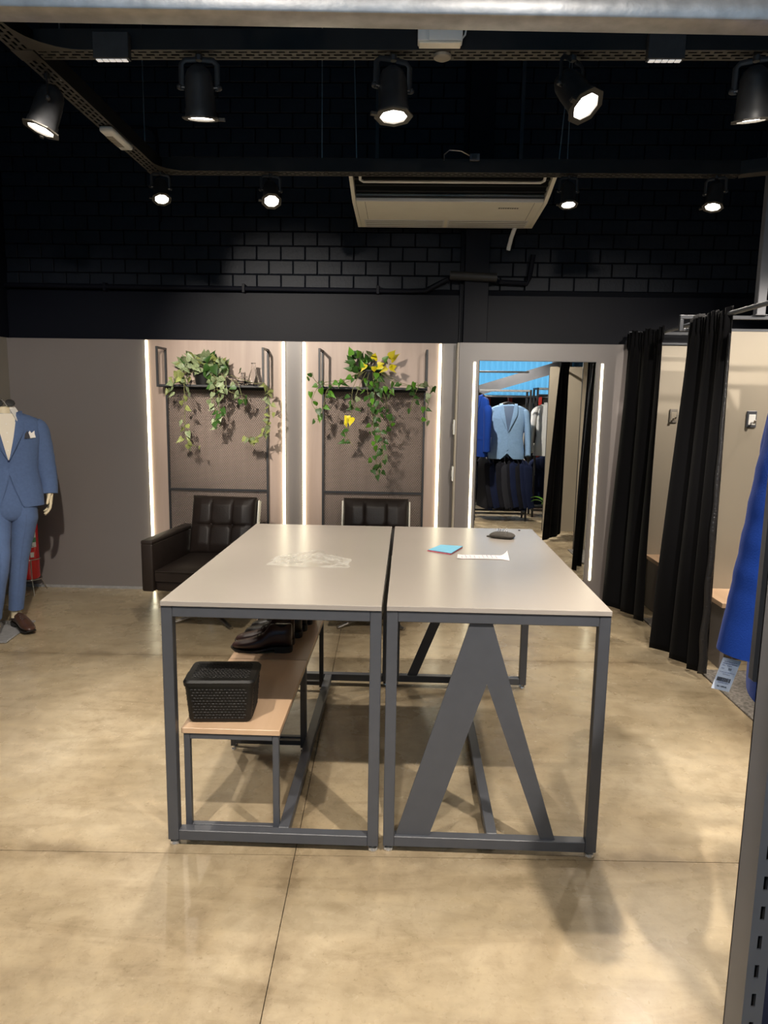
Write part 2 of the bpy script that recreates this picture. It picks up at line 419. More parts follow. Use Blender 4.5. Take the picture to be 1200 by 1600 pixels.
# street side behind the camera: low dark wall, blue translucent corrugated sheet above, posts
wf = struct('wall_front', MB().box(XL-0.1, YF-0.1, 0, XR+0.1, YF, 1.72), 'black_paint')
obj('header', MB().box(XL-0.1, YF-0.1, 4.0, XR+0.1, YF, ZC), 'black_paint', wf)
def corr(u, v):
    x = XL + (XR-XL)*u
    return Vector((x, YF-0.05 + 0.018*math.sin(x*2*PI/0.11), 1.72 + 2.28*v))
win = struct('window_1', MB().grid(corr, 460, 1), 'blue_sheet')
for x in (-2.9, -1.0, 0.95, 2.9):
    obj('mullion', MB().box(x-0.02, YF-0.02, 1.72, x+0.02, YF+0.03, 4.0), 'dark_graphite', win)
obj('sill', MB().box(XL, YF-0.01, 1.70, XR, YF+0.06, 1.74, 0.003), 'galvanised', win)

# steel column and conduits on the back wall
col = struct('trim_4', MB().box(0.415, YW-0.13, TOP, 0.60, YW-0.02, ZC, 0.003), 'black_paint')
obj('column_flange', MB().box(0.385, YW-0.05, TOP, 0.43, YW-0.034, ZC, 0.003), 'black_paint', col)
pipe = thing('conduit_pipe', 'long black pipe along the foot of the brick wall, jogging around the column', 'pipe', (0, 0, 0))
obj('pipe', MB().tube([(XL, YW-0.055, 2.44), (-0.02, YW-0.055, 2.425), (0.12, YW-0.06, 2.43), (0.20, YW-0.065, 2.47), (0.30, YW-0.075, 2.52), (0.34, YW-0.16, 2.525), (0.62, YW-0.16, 2.515), (0.68, YW-0.06, 2.50), (0.90, YW-0.06, 2.49), (0.915, YW-0.06, 2.53), (0.935, YW-0.08, 2.70)], 0.019, 10), 'black_paint', pipe)
obj('insulation_sleeve', MB().cyl((0.30, YW-0.163, 2.528), (0.655, YW-0.163, 2.514), 0.033), 'rubber_black', pipe)
for x in (-2.4, -1.3, -0.25):
    obj('clip', MB().box(x-0.012, YW-0.08, 2.40, x+0.012, YW-0.0, 2.465, 0.003), 'black_paint', pipe)
cd = thing('conduit_pipe', 'thin black conduit bent down the upper left of the brick wall', 'pipe', (0, 0, 0))
obj('pipe', MB().tube([(-2.75, YW-0.03, 3.62), (-2.05, YW-0.03, 3.62), (-1.99, YW-0.03, 3.60), (-1.96, YW-0.03, 3.54), (-1.955, YW-0.03, 2.93)], 0.011, 8), 'black_paint', cd)
struct('baseboard_back', MB().box(XL, YB-0.008, 0.0, -2.09, YB-0.0005, 0.022, 0.001), 'galvanised')

# ================================================================== CUTTING TABLES
def foot_mb(x, y):
    return MB().lathe([(0.0001, 0.0), (0.016, 0.0), (0.0185, 0.006), (0.016, 0.013), (0.006, 0.015), (0.006, 0.03), (0.0001, 0.03)], 14, Matrix.Translation((x, y, 0)), cap=False)
TW, TD, TH, TB = 0.745, 1.535, 0.90, 0.038
def table(name, label, loc, rail_x, plates):
    t = thing(name, label, 'table', loc)
    obj('tabletop', MB().box(0, -0.006, TH-0.018, TW, TD+0.004, TH, 0.0015), 'laminate', t)
    obj('edge_band', MB().box(0.001, -0.0068, TH-0.0165, TW-0.001, -0.0058, TH-0.0015), 'laminate_edge', t)
    zt = TH-0.0185
    for y0 in (0.0, TD-TB):
        for x0 in (0.0, TW-TB):
            l = obj('leg', MB().box(x0, y0, 0.024, x0+TB, y0+TB, zt, 0.002), 'graphite', t)
            obj('levelling_foot', foot_mb(x0+TB/2, y0+TB/2), 'chrome', t)
        obj('top_rail', MB().box(TB+0.0005, y0, zt-TB, TW-TB-0.0005, y0+TB, zt, 0.002), 'graphite', t)
        obj('bottom_rail', MB().box(TB+0.0005, y0, 0.024, TW-TB-0.0005, y0+TB, 0.024+TB, 0.002), 'graphite', t)
    for x0 in (0.0, TW-TB):
        obj('side_rail', MB().box(x0, TB+0.0005, zt-TB, x0+TB, TD-TB-0.0005, zt, 0.002), 'graphite', t)
    obj('floor_rail', MB().box(rail_x-TB/2, TB+0.0005, 0.0245, rail_x+TB/2, TD-TB-0.0005, 0.0235+TB, 0.002), 'graphite', t)
    for pl, y in plates:
        obj('logo_plate', MB().prism(pl, lambda u, v, w: Vector((u, y+w, v)), 0.008), 'graphite', t, smooth=False)
    return t
TLX, TRX, TY = -0.818, -0.056, 2.300
t1 = table('cutting_table', 'left grey metal cutting table with taupe top, the one with a clear bag on it', (TLX, TY, 0), 0.405, [])
z0, z1 = 0.024+TB, TH-0.0185-TB
A1 = [(-0.012+0.056, z0), (0.105+0.056, z0), (0.288+0.056, 0.628), (0.495+0.056, z0), (0.546+0.056, z0), (0.300+0.056, z1), (0.232+0.056, z1), (0.225+0.056, 0.845)]
A2 = [(0.030+0.056, z0), (0.090+0.056, z0), (0.30+0.056, 0.62), (0.47+0.056, z0), (0.595+0.056, z0), (0.36+0.056, z1), (0.28+0.056, z1)]
A2 = [(0.028+0.056, z0), (0.084+0.056, z0), (0.318+0.056, 0.66), (0.462+0.056, z0), (0.585+0.056, z0), (0.356+0.056, z1), (0.335+0.056, z1)]
t2 = table('cutting_table', 'right grey metal cutting table with a steel letter A plate in its front frame', (TRX, TY+0.006, 0), 0.385, [(A1, 0.012), (A2, TD-0.026)])

# ------------------------------------------------------------------ things on the tables
# clear bag
rb = random.Random(3)
from mathutils import noise
def bagfn(ph, seed):
    o = Vector((seed*7.3, seed*3.1, 0))
    def f(u, v):
        p = Vector((u*3.2, v*2.2, 0)) + o
        r_ = 1-abs(noise.noise(p*1.0))*2.0; r2_ = 1-abs(noise.noise(p*2.7))*2.0
        e = min(1, 5*min(u, 1-u)+0.1)*min(1, 5*min(v, 1-v)+0.1)
        x = (u-0.5)*0.33 + 0.016*noise.noise(p*2.0+Vector((9, 0, 0)))
        y = (v-0.5)*(0.16+0.08*math.sin(u*3)) + 0.05*math.sin(u*2.4+0.5) - 0.04 + 0.016*noise.noise(p*2.0+Vector((0, 9, 0)))
        zz = 0.003 + ph*e*(0.012*max(0, r_)**2 + 0.011*max(0, r2_)**2 + 0.005*noise.noise(p*6)) + ph*e*0.022*math.exp(-((u-0.58)/0.13)**2-((v-0.6)/0.3)**2)
        return Vector((x, y, max(0.0012, zz)))
    return f
bag = thing('clear_bag', 'crumpled clear plastic bag lying on the left table', 'bag', (-0.395, 2.93, 0.90))
obj('film', MB().grid(bagfn(1.0, 1), 56, 30), 'cellophane', bag, ang=50)
obj('film', MB().grid(bagfn(0.6, 2), 56, 30), 'cellophane', bag, ang=50)
# cards
cb = thing('folded_card', 'light blue folded card with pink underside on the right table', 'card', (0.190, 3.225, 0.90), R(0))
quad = [(-0.086, -0.006), (0.020, -0.100), (0.080, 0.072), (-0.020, 0.105)]
quad = [(-0.083, -0.018), (0.018, -0.088), (0.082, 0.070), (-0.020, 0.104)]
obj('pink_leaf', MB().prism([(u*1.02-0.003, v*1.02-0.004) for u, v in quad], lambda u, v, w: Vector((u, v, 0.0006+w)), 0.003), 'pink_card', cb, smooth=False)
obj('blue_leaf', MB().prism(quad, lambda u, v, w: Vector((u, v, 0.0042+w + max(0, u)*0.03)), 0.0022), 'blue_card', cb, smooth=False)
rc = thing('receipt', 'long white receipt slip with a curled end on the right table', 'paper', (0.345, 3.095, 0.90), R(1.5))
def rfn(u, v, w):
    c = max(0, u-0.85)/0.15
    return Vector(((u-0.5)*0.225 + 0.010*(v-0.5), (v-0.5)*0.080*(1+0.6*c), 0.0008 + 0.004*math.sin(u*PI)*0.3 + 0.018*c*c*v + 0.003*max(0, 0.1-u)*10 + w))
obj('paper_slip', MB().slab(rfn, 24, 4, 0.0004), 'paper', rc)
mb = MB()
for k in range(9):
    x_ = -0.095+0.019*k
    for q in range(rb.randint(2, 4)):
        y_ = -0.028+0.017*q; mb.box(x_, y_, 0.0036, x_+0.0022, y_+rb.uniform(0.006, 0.013), 0.0040)
o = obj('printed_text', mb, 'ink_blue', rc, smooth=False); o['kind'] = 'stuff'
pc = thing('pincushion', 'small dark wrist pincushion stuck with pins at the far end of the right table', 'pincushion', (0.492, 3.575, 0.90), R(-22))
def pcr(sc, z_):
    P = []
    for k in range(24):
        a = 2*PI*k/24; c, s_ = math.cos(a), math.sin(a)
        P.append(Vector((0.062*sc*math.copysign(abs(c)**0.6, c), 0.045*sc*math.copysign(abs(s_)**0.6, s_), z_)))
    return P
obj('cushion', MB().rings([pcr(0.85, 0.0005), pcr(1.0, 0.007), pcr(1.02, 0.014), pcr(0.93, 0.020), pcr(0.70, 0.026), pcr(0.4, 0.029)]), 'pincushion', pc)
for k in range(18):
    x_, y_ = rb.uniform(-0.035, 0.035), rb.uniform(-0.022, 0.026); t_x, t_y = rb.uniform(-0.006, 0.006), rb.uniform(-0.006, 0.006)
    h_ = rb.uniform(0.012, 0.022)
    p = obj('pin', MB().cyl((x_, y_, 0.025), (x_+t_x, y_+t_y, 0.027+h_), 0.0006, n=5), 'steel_rod', pc)
    obj('pin_head', MB().lathe([(0.0001, -0.0014), (0.0014, 0), (0.0001, 0.0014)], 6, Matrix.Translation((x_+t_x, y_+t_y, 0.027+h_))), 'chrome', p)
obj('strap', MB().box(-0.078, -0.012, 0.0005, -0.060, 0.012, 0.005, 0.001), 'pincushion', pc)
tag(obj('table_screw', MB().lathe([(0.0001, 0), (0.006, 0), (0.005, 0.004), (0.0001, 0.005)], 10, Matrix.Translation((0.611, 3.79, 0.90))), 'rubber_black'), 'tiny dark button lying at the far right corner of the right table', 'button')

# ================================================================== LOW BENCHES, BASKET, SHOES
def bench(label, y0):
    bx0, bw_, bd, bz = -0.775, 0.350, 0.690, 0.425
    t = thing('low_bench', label, 'bench', (bx0, y0, 0), 0)
    s = 0.022
    obj('bench_top', MB().box(0, 0, bz-0.020, bw_, bd, bz, 0.0012), 'maple_board', t)
    for ya in (0.006, bd-s-0.006):
        for xa in (0.006, bw_-s-0.006):
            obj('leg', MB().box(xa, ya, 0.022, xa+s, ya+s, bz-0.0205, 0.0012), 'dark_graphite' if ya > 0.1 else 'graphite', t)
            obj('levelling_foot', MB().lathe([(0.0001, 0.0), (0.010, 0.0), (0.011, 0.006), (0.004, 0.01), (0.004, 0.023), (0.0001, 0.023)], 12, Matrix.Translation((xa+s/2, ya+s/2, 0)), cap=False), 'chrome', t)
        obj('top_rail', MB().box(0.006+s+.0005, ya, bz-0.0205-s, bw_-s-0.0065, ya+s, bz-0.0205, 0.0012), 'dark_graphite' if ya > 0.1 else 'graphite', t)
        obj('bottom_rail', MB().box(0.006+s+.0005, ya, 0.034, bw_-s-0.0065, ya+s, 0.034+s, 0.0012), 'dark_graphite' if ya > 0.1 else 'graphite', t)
    for xa in (0.006, bw_-s-0.006):
        obj('side_rail', MB().box(xa, 0.0065+s, bz-0.0205-s, xa+s, bd-s-0.0065, bz-0.0205, 0.0012), 'graphite', t)
    return t
bench('wooden topped low bench under the left table, nearer one, with the black basket', 2.345)
bench('wooden topped low bench under the left table, farther one, carrying the shoes', 3.039)
# lidded basket with a woven relief
bk = thing('lidded_basket', 'black woven plastic basket with a lid on the near low bench', 'basket', (-0.655, 2.475, 0.425), R(4))
def rrect(w, d, r, z_, n=5):
    P = []
    for cx, cy, a0 in ((w-r, d-r, 0), (-w+r, d-r, 90), (-w+r, -d+r, 180), (w-r, -d+r, 270)):
        for k in range(n+1):
            a = R(a0+90*k/n); P.append(Vector((cx+r*math.cos(a), cy+r*math.sin(a), z_)))
    return P
bw2, bd2, bh2 = 0.112, 0.085, 0.140
obj('bin', MB().rings([rrect(bw2-0.008, bd2-0.008, 0.018, 0.001), rrect(bw2, bd2, 0.02, 0.012), rrect(bw2+0.010, bd2+0.010, 0.022, bh2)]), 'black_plastic', bk)
mb = MB()
for r_ in range(11):
    zz = 0.016 + r_*0.0108; gx = bw2 + 0.010*(zz-0.012)/0.128; gy = bd2 + 0.010*(zz-0.012)/0.128
    n = 15
    for k in range(n):
        x_ = -gx+0.022 + (2*gx-0.044)*(k+0.5+(0.25 if r_ % 2 else -0.25))/n
        for sy in (-1, 1):
            mb.box(x_-0.0052, sy*gy-0.0022, zz, x_+0.0052, sy*gy+0.0022, zz+0.0066, 0.0012)
    n = 12
    for k in range(n):
        y_ = -gy+0.022 + (2*gy-0.044)*(k+0.5+(0.25 if r_ % 2 else -0.25))/n
        for sx in (-1, 1):
            mb.box(sx*gx-0.0022, y_-0.0052, zz, sx*gx+0.0022, y_+0.0052, zz+0.0066, 0.0012)
o = obj('woven_relief', mb, 'black_plastic', bk); o['kind'] = 'stuff'
lid = obj('lid', MB().rings([rrect(bw2+0.014, bd2+0.014, 0.024, bh2+0.0005), rrect(bw2+0.016, bd2+0.016, 0.024, bh2+0.016), rrect(bw2+0.010, bd2+0.010, 0.022, bh2+0.024), rrect(bw2-0.002, bd2-0.002, 0.018, bh2+0.025)]), 'black_plastic', bk)
mb = MB()
for r_ in range(13):
    for k in range(16):
        x_ = -bw2+0.012 + (2*bw2-0.024)*(k+0.5+(0.22 if r_ % 2 else -0.22))/16; y_ = -bd2+0.012 + (2*bd2-0.024)*(r_+0.5)/13
        mb.box(x_-0.0050, y_-0.0036, bh2+0.0245, x_+0.0050, y_+0.0036, bh2+0.0270, 0.0008)
o = obj('woven_relief', mb, 'black_plastic', lid); o['kind'] = 'stuff'
obj('latch', MB().box(-bw2-0.020, -0.02, bh2-0.016, -bw2-0.013, 0.02, bh2+0.014, 0.002), 'black_plastic', bk)

def shoe(label, loc, rotz, m, scale=1.0, mirror=1, group=None, tall=1.0):
    """toe towards -X at x=-0.285, heel at x=0"""
    t = thing('dress_shoe', label, 'shoe', loc, rotz, group)
    #  x, halfwidth, sole z, top z, side offset
    S = [(-0.288, 0.010, 0.020, 0.026, 0.004), (-0.282, 0.024, 0.016, 0.034, 0.004), (-0.265, 0.036, 0.013, 0.043, 0.004), (-0.235, 0.044, 0.011, 0.051, 0.003),
         (-0.200, 0.0475, 0.011, 0.060, 0.0), (-0.165, 0.046, 0.012, 0.074, -0.002), (-0.130, 0.042, 0.016, 0.092, -0.003), (-0.100, 0.038, 0.021, 0.104*tall, -0.002),
         (-0.065, 0.035, 0.025, 0.107*tall, 0.0), (-0.030, 0.034, 0.026, 0.106*tall, 0.001), (-0.008, 0.029, 0.026, 0.108*tall, 0.002), (0.002, 0.018, 0.027, 0.106*tall, 0.002)]
    rs = []
    for x, w, zb, zt, off in S:
        r_ = []
        for k in range(18):
            a = 2*PI*k/18; c, s_ = math.cos(a), math.sin(a)
            ww = w*(1.0 if s_ < 0 else (1-0.42*s_**2*min(1, (zt-zb)/0.07)))
            yy = ww*math.copysign(abs(c)**0.75, c)
            zz = (zb+zt)/2 + (zt-zb)/2*math.copysign(abs(s_)**0.8, s_)
            r_.append(Vector((x, (yy+off)*mirror, zz))*scale)
        rs.append(r_)
    obj('upper', MB().rings(rs), m, t, ang=60)
    so = [(-0.292, 0.012, 0.004), (-0.284, 0.027, 0.004), (-0.262, 0.040, 0.004), (-0.225, 0.048, 0.003), (-0.190, 0.0505, 0), (-0.150, 0.046, -0.003), (-0.110, 0.037, -0.003), (-0.075, 0.035, 0), (-0.03, 0.037, 0.001), (-0.004, 0.030, 0.002), (0.005, 0.016, 0.002)]
    out = [(x, w+o_) for x, w, o_ in so] + [(x, -w+o_) for x, w, o_ in so[::-1]]
    def lift(x): return 0.012 if x < -0.27 else (0.001 if x < -0.18 else 0.001 + 0.020*min(1, (x+0.18)/0.10))
    obj('sole', MB().prism(out, lambda u, v, w: Vector((u, v*mirror, lift(u)+w))*scale, 0.009), 'sole', t)
    he = [(x, w+o_) for x, w, o_ in so if x > -0.08] + [(x, -w+o_) for x, w, o_ in so[::-1] if x > -0.08]
    obj('heel', MB().prism(he, lambda u, v, w: Vector((u, v*mirror, 0.0005+w))*scale, 0.021), 'sole', t)
    obj('opening', MB().lathe([(0.0001, -0.01), (1, -0.01), (0.8, 0.0006), (0.0001, 0.0006)], 16, Matrix.Scale(scale, 4) @ Matrix.Translation((-0.048, 0.001*mirror, 0.105*tall)) @ Matrix.Diagonal((0.044, 0.020, 1, 1))), 'slot_black', t)
    for k in range(4):
        x = -0.112 - 0.016*k; zt = 0.0985 - 0.0075*k
        obj('lace', MB().tube([Vector((x, -0.018*mirror, zt-0.003))*scale, Vector((x-0.002, 0, zt+0.003))*scale, Vector((x, 0.018*mirror, zt-0.003))*scale], 0.0022*scale, 6), 'sole', t)
    return t
bz = 0.425
shoe('dark oxblood laced shoe, nearest of the shoes on the far bench', (-0.515, 3.150, bz), R(0), 'oxblood_shoe', 0.96, 1, tall=1.28)
shoe('dark oxblood laced shoe, second from the basket on the far bench', (-0.520, 3.255, bz), R(0), 'oxblood_shoe', 0.96, -1, tall=1.28)
shoe('black laced shoe, third from the basket on the far bench', (-0.500, 3.360, bz), R(0), 'black_shoe', 0.96, 1, tall=1.2)
shoe('black laced shoe, fourth from the basket on the far bench', (-0.490, 3.465, bz), R(0), 'black_shoe', 0.96, -1, tall=1.2)
shoe('black laced shoe, second from the far end of the shoe bench', (-0.478, 3.570, bz), R(0), 'black_shoe', 0.96, 1, tall=1.2)
shoe('black laced shoe at the far end of the shoe bench', (-0.472, 3.673, bz), R(0), 'black_shoe', 0.96, -1, tall=1.2)

# ================================================================== ARMCHAIRS
def armchair(label, loc, rotz):
    t = thing('armchair', label, 'armchair', loc, rotz)
    for s in (-1, 1):
        x0, x1 = (-0.345, -0.262) if s < 0 else (0.262, 0.345)
        a = obj('arm', MB().box(x0, -0.36, 0.275, x1, 0.36, 0.606, 0.012, 3), 'brown_leather', t)
        obj('arm_pad', MB().box(x0-0.001, -0.361, 0.596, x1+0.001, 0.358, 0.628, 0.012, 3), 'brown_leather', a)
    obj('seat_base', MB().box(-0.260, -0.33, 0.275, 0.260, 0.33, 0.345, 0.012, 2), 'brown_leather', t)
    def cush(u, v, w):      # seat cushion, slightly crowned
        x, y = (u-0.5)*0.515, -0.345 + v*0.60
        e = min(1, 8*min(u, 1-u))*min(1, 8*min(v, 1-v)); cr = 0.022*(1-(2*u-1)**2)*(1-(2*v-1)**2)
        return Vector((x*(1 if w else 0.985), y, (0.346 if w == 0 else 0.435+cr + 0.016*(math.sqrt(max(0, e))-1))))
    sc_ = obj('seat_cushion', MB().slab(cush, 20, 20, 1.0), 'brown_leather', t, ang=60)
    obj('piping', MB().tube([(-0.252, -0.346, 0.415), (0, -0.352, 0.418), (0.252, -0.346, 0.415)], 0.005, 6), 'brown_leather', sc_)
    # tufted back cushion, three by two buttons of seams
    mx = Matrix.Translation((0, 0.205, 0.43)) @ Matrix.Rotation(R(-14), 4, 'X')
    nx, nz = 3, 2
    def tuft(u, v):
        du = min(abs(u*nx-round(u*nx)) if 0 < round(u*nx) < nx else 1, 1)
        dv = min(abs(v*nz-round(v*nz)) if 0 < round(v*nz) < nz else 1, 1)
        f = 1-0.20*math.exp(-(du/0.03)**2); f *= 1-0.20*math.exp(-(dv/0.02)**2); f *= 0.86+0.14*abs(math.sin(PI*u*nx))**0.7*abs(math.sin(PI*v*nz))**0.7
        e = min(1, 6*min(u, 1-u))**0.45*min(1, 6*min(v, 1-v))**0.45
        b = 0
        for i in range(1, nx):
            d2 = ((u*nx-i)/nx)**2*1.3 + ((v-0.5))**2*1.0
            b -= 0.022*math.exp(-d2/0.0022)
        return 0.052*f*e + b
    def bk_(u, v, w):
        x, zz = (u-0.5)*0.485, v*0.435
        y = 0.06 if w == 0 else -tuft(u, v)
        return mx @ Vector((x, y, zz))
    bc = obj('back_cushion', MB().slab(bk_, 48, 36, 1.0), 'brown_leather', t, ang=70)
    for i in range(1, nx):
        p = mx @ Vector(((i/nx-0.5)*0.485, -0.018, 0.2175))
        obj('button', MB().lathe([(0.0001, 0.006), (0.008, 0.004), (0.010, 0), (0.0001, -0.004)], 10, Matrix.Translation(p) @ Matrix.Rotation(R(90), 4, 'X')), 'brown_leather', bc)
    mx2 = mx @ Matrix.Translation((0, 0, 0))
    obj('back_shell', MB().box(-0.252, 0.061, -0.09, 0.252, 0.098, 0.425, 0.012, 2, mx=mx), 'brown_leather', t)
    for s in (-1, 1):
        obj('side_strip', MB().box(s*0.254-0.006, 0.045, 0.02, s*0.254+0.006, 0.09, 0.418, 0.003, 1, mx=mx), 'cream_plastic', t)
    obj('pedestal', MB().cyl((0, 0, 0.03), (0, 0, 0.28), 0.028), 'chrome', t)
    for k in range(4):
        a = PI/4+k*PI/2
        obj('foot', MB().tube([(0, 0, 0.055), (0.17*math.cos(a), 0.17*math.sin(a), 0.035), (0.33*math.cos(a), 0.33*math.sin(a), 0.012)], [(0.020, 0.014), (0.018, 0.012), (0.014, 0.010)], 8), 'steel_rod', t)
    return t
armchair('dark brown tufted leather armchair left of the tables below the first shelf', (-1.395, 4.97, 0), R(-6))
armchair('dark brown leather armchair behind the right table, only its back showing', (-0.225, 5.02, 0), R(0))

# ================================================================== SHELF RACKS WITH MESH
def mesh_panel(x0, x1, z0, z1, px=0.0175, pz=0.0115, w=0.0025):
    V, Fc = [], []
    nx, nz = int((x1-x0)/px), int((z1-z0)/pz)
    for r_ in range(nz+1):
        for k in range(2*nx):
            xa = x0 + k*px/2; xb = xa+px/2
            up = (k + r_) % 2
            za = z0 + r_*pz + (0 if up else pz*0.42); zb = z0 + r_*pz + (pz*0.42 if up else 0)
            i = len(V)
            V += [(xa, 0.0, za-w), (xb, 0.0, zb-w), (xb, 0.0035, zb+w), (xa, 0.0035, za+w)]
            Fc.append((i, i+1, i+2, i+3))
    me = bpy.data.meshes.new('mesh_infill'); me.from_pydata(V, [], Fc); me.materials.append(M['mesh_paint']); return me
RW, RPW, RD = 0.830, 0.815, 0.215
infill = mesh_panel(-RPW/2+0.012, RPW/2-0.012, 0.03, 1.655)
def shelf_rack(label, x, sign=1):
    t = thing('shelf_rack', label, 'shelf', (x, YB-0.006, 0)); s = 0.016
    for sx in (-1, 1):
        xx = sx*(RPW/2-s/2)
        obj('post', MB().box(xx-s/2, -0.034, 0.0, xx+s/2, -0.018, 1.672, 0.001), 'dark_graphite', t)
        xx = sx*(RW/2-s/2)
        br = obj('bracket', MB().box(xx-s/2, -RD-0.0, 1.66, xx+s/2, -RD+s, 1.965, 0.001), 'dark_graphite', t)
        obj('bracket_arm', MB().box(xx-s/2, -RD+s+0.0003, 1.949, xx+s/2, -0.001, 1.965, 0.001), 'dark_graphite', br)
        obj('bracket_arm', MB().box(xx-s/2, -RD+s+0.0003, 1.66, xx+s/2, -0.001, 1.676, 0.001), 'dark_graphite', br)
        obj('bracket_arm', MB().box(xx-s/2, -0.017, 1.6765, xx+s/2, -0.001, 1.9485, 0.001), 'dark_graphite', br)
    obj('shelf_board', MB().box(-RW/2+s+0.0005, -RD, 1.664, RW/2-s-0.0005, -0.001, 1.680, 0.001), 'dark_graphite', t)
    for zz in (0.85, 0.012, 1.655):
        obj('cross_bar', MB().box(-RPW/2+s+0.0005, -0.034, zz-0.008, RPW/2-s-0.0005, -0.018, zz+0.008, 0.001), 'dark_graphite', t)
    o = link('mesh_infill', infill, t, (0, -0.028, 0)); o['kind'] = 'stuff'
    return t
shelf_rack('black metal wall rack with mesh and a shelf holding the pale plant and flask', -1.512)
shelf_rack('black metal wall rack with mesh and a shelf holding the yellowing plant', -0.268)

# ------------------------------------------------------------------ trailing plants
def leaf_mesh(name, m, fold, curl, L=1.0, wd=0.40):
    """heart leaf, base at the origin, tip towards -Z, face towards -Y"""
    prof = [(0.0, 0.10), (-0.10+0.0, 0.0)]
    rows = [(0.06, 0.24), (0.0, 0.36), (-0.18, wd), (-0.42, wd*0.86), (-0.68, wd*0.50), (-0.88, wd*0.19)]
    mb = MB(); bm = mb.bm
    def P(x, z_):
        return bm.verts.new((x*L, (abs(x)*fold + curl*z_*z_)*L, z_*L))
    mid = [P(0, -0.03)] + [P(0, z_) for _, z_ in ((0, -0.18), (0, -0.42), (0, -0.68), (0, -0.88))]; tip = P(0, -1.08)
    for s in (-1, 1):
        e = [P(s*w, z_) for z_, w in rows]
        bm.faces.new((mid[0], e[0], e[1])); bm.faces.new((mid[0], e[1], e[2], mid[1]))
        bm.faces.new((mid[1], e[2], e[3], mid[2])); bm.faces.new((mid[2], e[3], e[4], mid[3])); bm.faces.new((mid[3], e[4], e[5], mid[4]))
        bm.faces.new((mid[4], e[5], tip))
    return mb.mesh(name, m, True, 80)
LV = {}
for key in ('marble', 'lime', 'green', 'yellow', 'fresh'):
    LV[key] = [leaf_mesh('leaf', 'leaf_'+key, f, c, 1.0, w) for f, c, w in ((0.35, -0.25, 0.40), (0.15, 0.2, 0.44), (0.5, -0.4, 0.36))]
def put_leaf(parent, p, size, key, rng, aim=None, up=None, crown=None):
    o = link('leaf', rng.choice(LV[key]), parent, p)
    if crown is not None:
        dx, dz = p.x, p.z - crown
        o.rotation_euler = Euler((R(rng.uniform(-55, 25)), math.atan2(-dx, -dz) + R(rng.uniform(-40, 40)), R(rng.uniform(-45, 45))), 'XYZ')
    elif up:   # bushy crown: leaves splay out from the pot
        o.rotation_euler = Euler((R(rng.uniform(-130, -60)), R(rng.uniform(-25, 25)), up + R(rng.uniform(-25, 25))), 'XYZ')
    else:
        o.rotation_euler = Euler((R(rng.uniform(-45, 20)), R(rng.uniform(-50, 50)) + (aim or 0), R(rng.uniform(-60, 60))), 'XYZ')
    o.scale = (size,)*3
    if key == 'yellow': o['label'] = 'yellowed leaf'
    return o
def interp(pts, t):
    n = len(pts)-1; f = min(t*n, n-1e-6); i = int(f); w = f-i
    p0, p1, p2, p3 = pts[max(i-1, 0)], pts[i], pts[i+1], pts[min(i+2, n)]
    return 0.5*((2*p1) + (p2-p0)*w + (2*p0-5*p1+4*p2-p3)*w*w + (3*p1-p0-3*p2+p3)*w**3)
def vine(parent, pts, n, keys, rng, size=(0.040, 0.060), t0=0.12):
    P = [Vector(p) for p in pts]; n = int(n*1.35)
    obj('vine', MB().tube([interp(P, k/24) for k in range(25)], 0.0022, 5), 'vine', parent)
    for k in range(n):
        tt = (k+rng.uniform(0.2, 0.8))/n
        p = interp(P, t0+(1-t0)*tt)
        q = p + Vector((rng.uniform(-0.035, 0.035), rng.uniform(-0.03, 0.02), rng.uniform(-0.01, 0.02)))
        obj('petiole', MB().tube([p, (p+q)/2+Vector((0, 0, 0.01)), q], 0.0013, 4), 'vine', parent)
        put_leaf(parent, q, rng.uniform(*size), rng.choice(keys), rng, aim=(-1 if q.x > p.x else 1)*0.35)
def pot(parent, r, h):
    obj('pot', MB().lathe([(0.0001, 0.001), (r*0.72, 0.001), (r*0.95, h-0.012), (r*1.06, h-0.012), (r*1.06, h), (r*0.93, h), (r*0.9, h-0.012), (0.0001, h-0.012)], 24, cap=False), 'black_plastic', parent)
    obj('soil', MB().lathe([(0.0001, h-0.0115), (r*0.88, h-0.0115), (r*0.6, h-0.004), (0.0001, h-0.002)], 18, cap=False), 'soil', parent)
SZ = 1.680
r1 = random.Random(11)
# local frame of plant 1: origin on the shelf at x=-1.585, y=5.58
pl1 = thing('potted_pothos', 'bushy pothos with pale variegated leaves trailing from the left shelf', 'plant', (-1.585, 5.585, SZ+0.001))
pot(pl1, 0.085, 0.115)
for k in range(92):
    a = r1.uniform(0, 2*PI); rr = 0.16*math.sqrt(r1.random())
    h = 0.10 + 0.15*r1.random()*(1-rr/0.22) + 0.02
    p = Vector((rr*1.25*math.cos(a), max(-0.15, min(0.025, rr*0.9*math.sin(a)-0.02)), h))
    put_leaf(pl1, p, r1.uniform(0.048, 0.072), r1.choice(['marble', 'marble', 'marble', 'green', 'lime']), r1, crown=0.10)
for k in range(22):      # leaves hanging over the pot and the shelf edge
    p = Vector((r1.uniform(-0.20, 0.20), r1.uniform(-0.17, -0.09), r1.uniform(0.03, 0.15)))
    if abs(p.x) < 0.07 and 0.0 < p.z < 0.09 and r1.random() < 0.8: continue
    put_leaf(pl1, p, r1.uniform(0.06, 0.085), r1.choice(['marble', 'marble', 'lime', 'green']), r1)
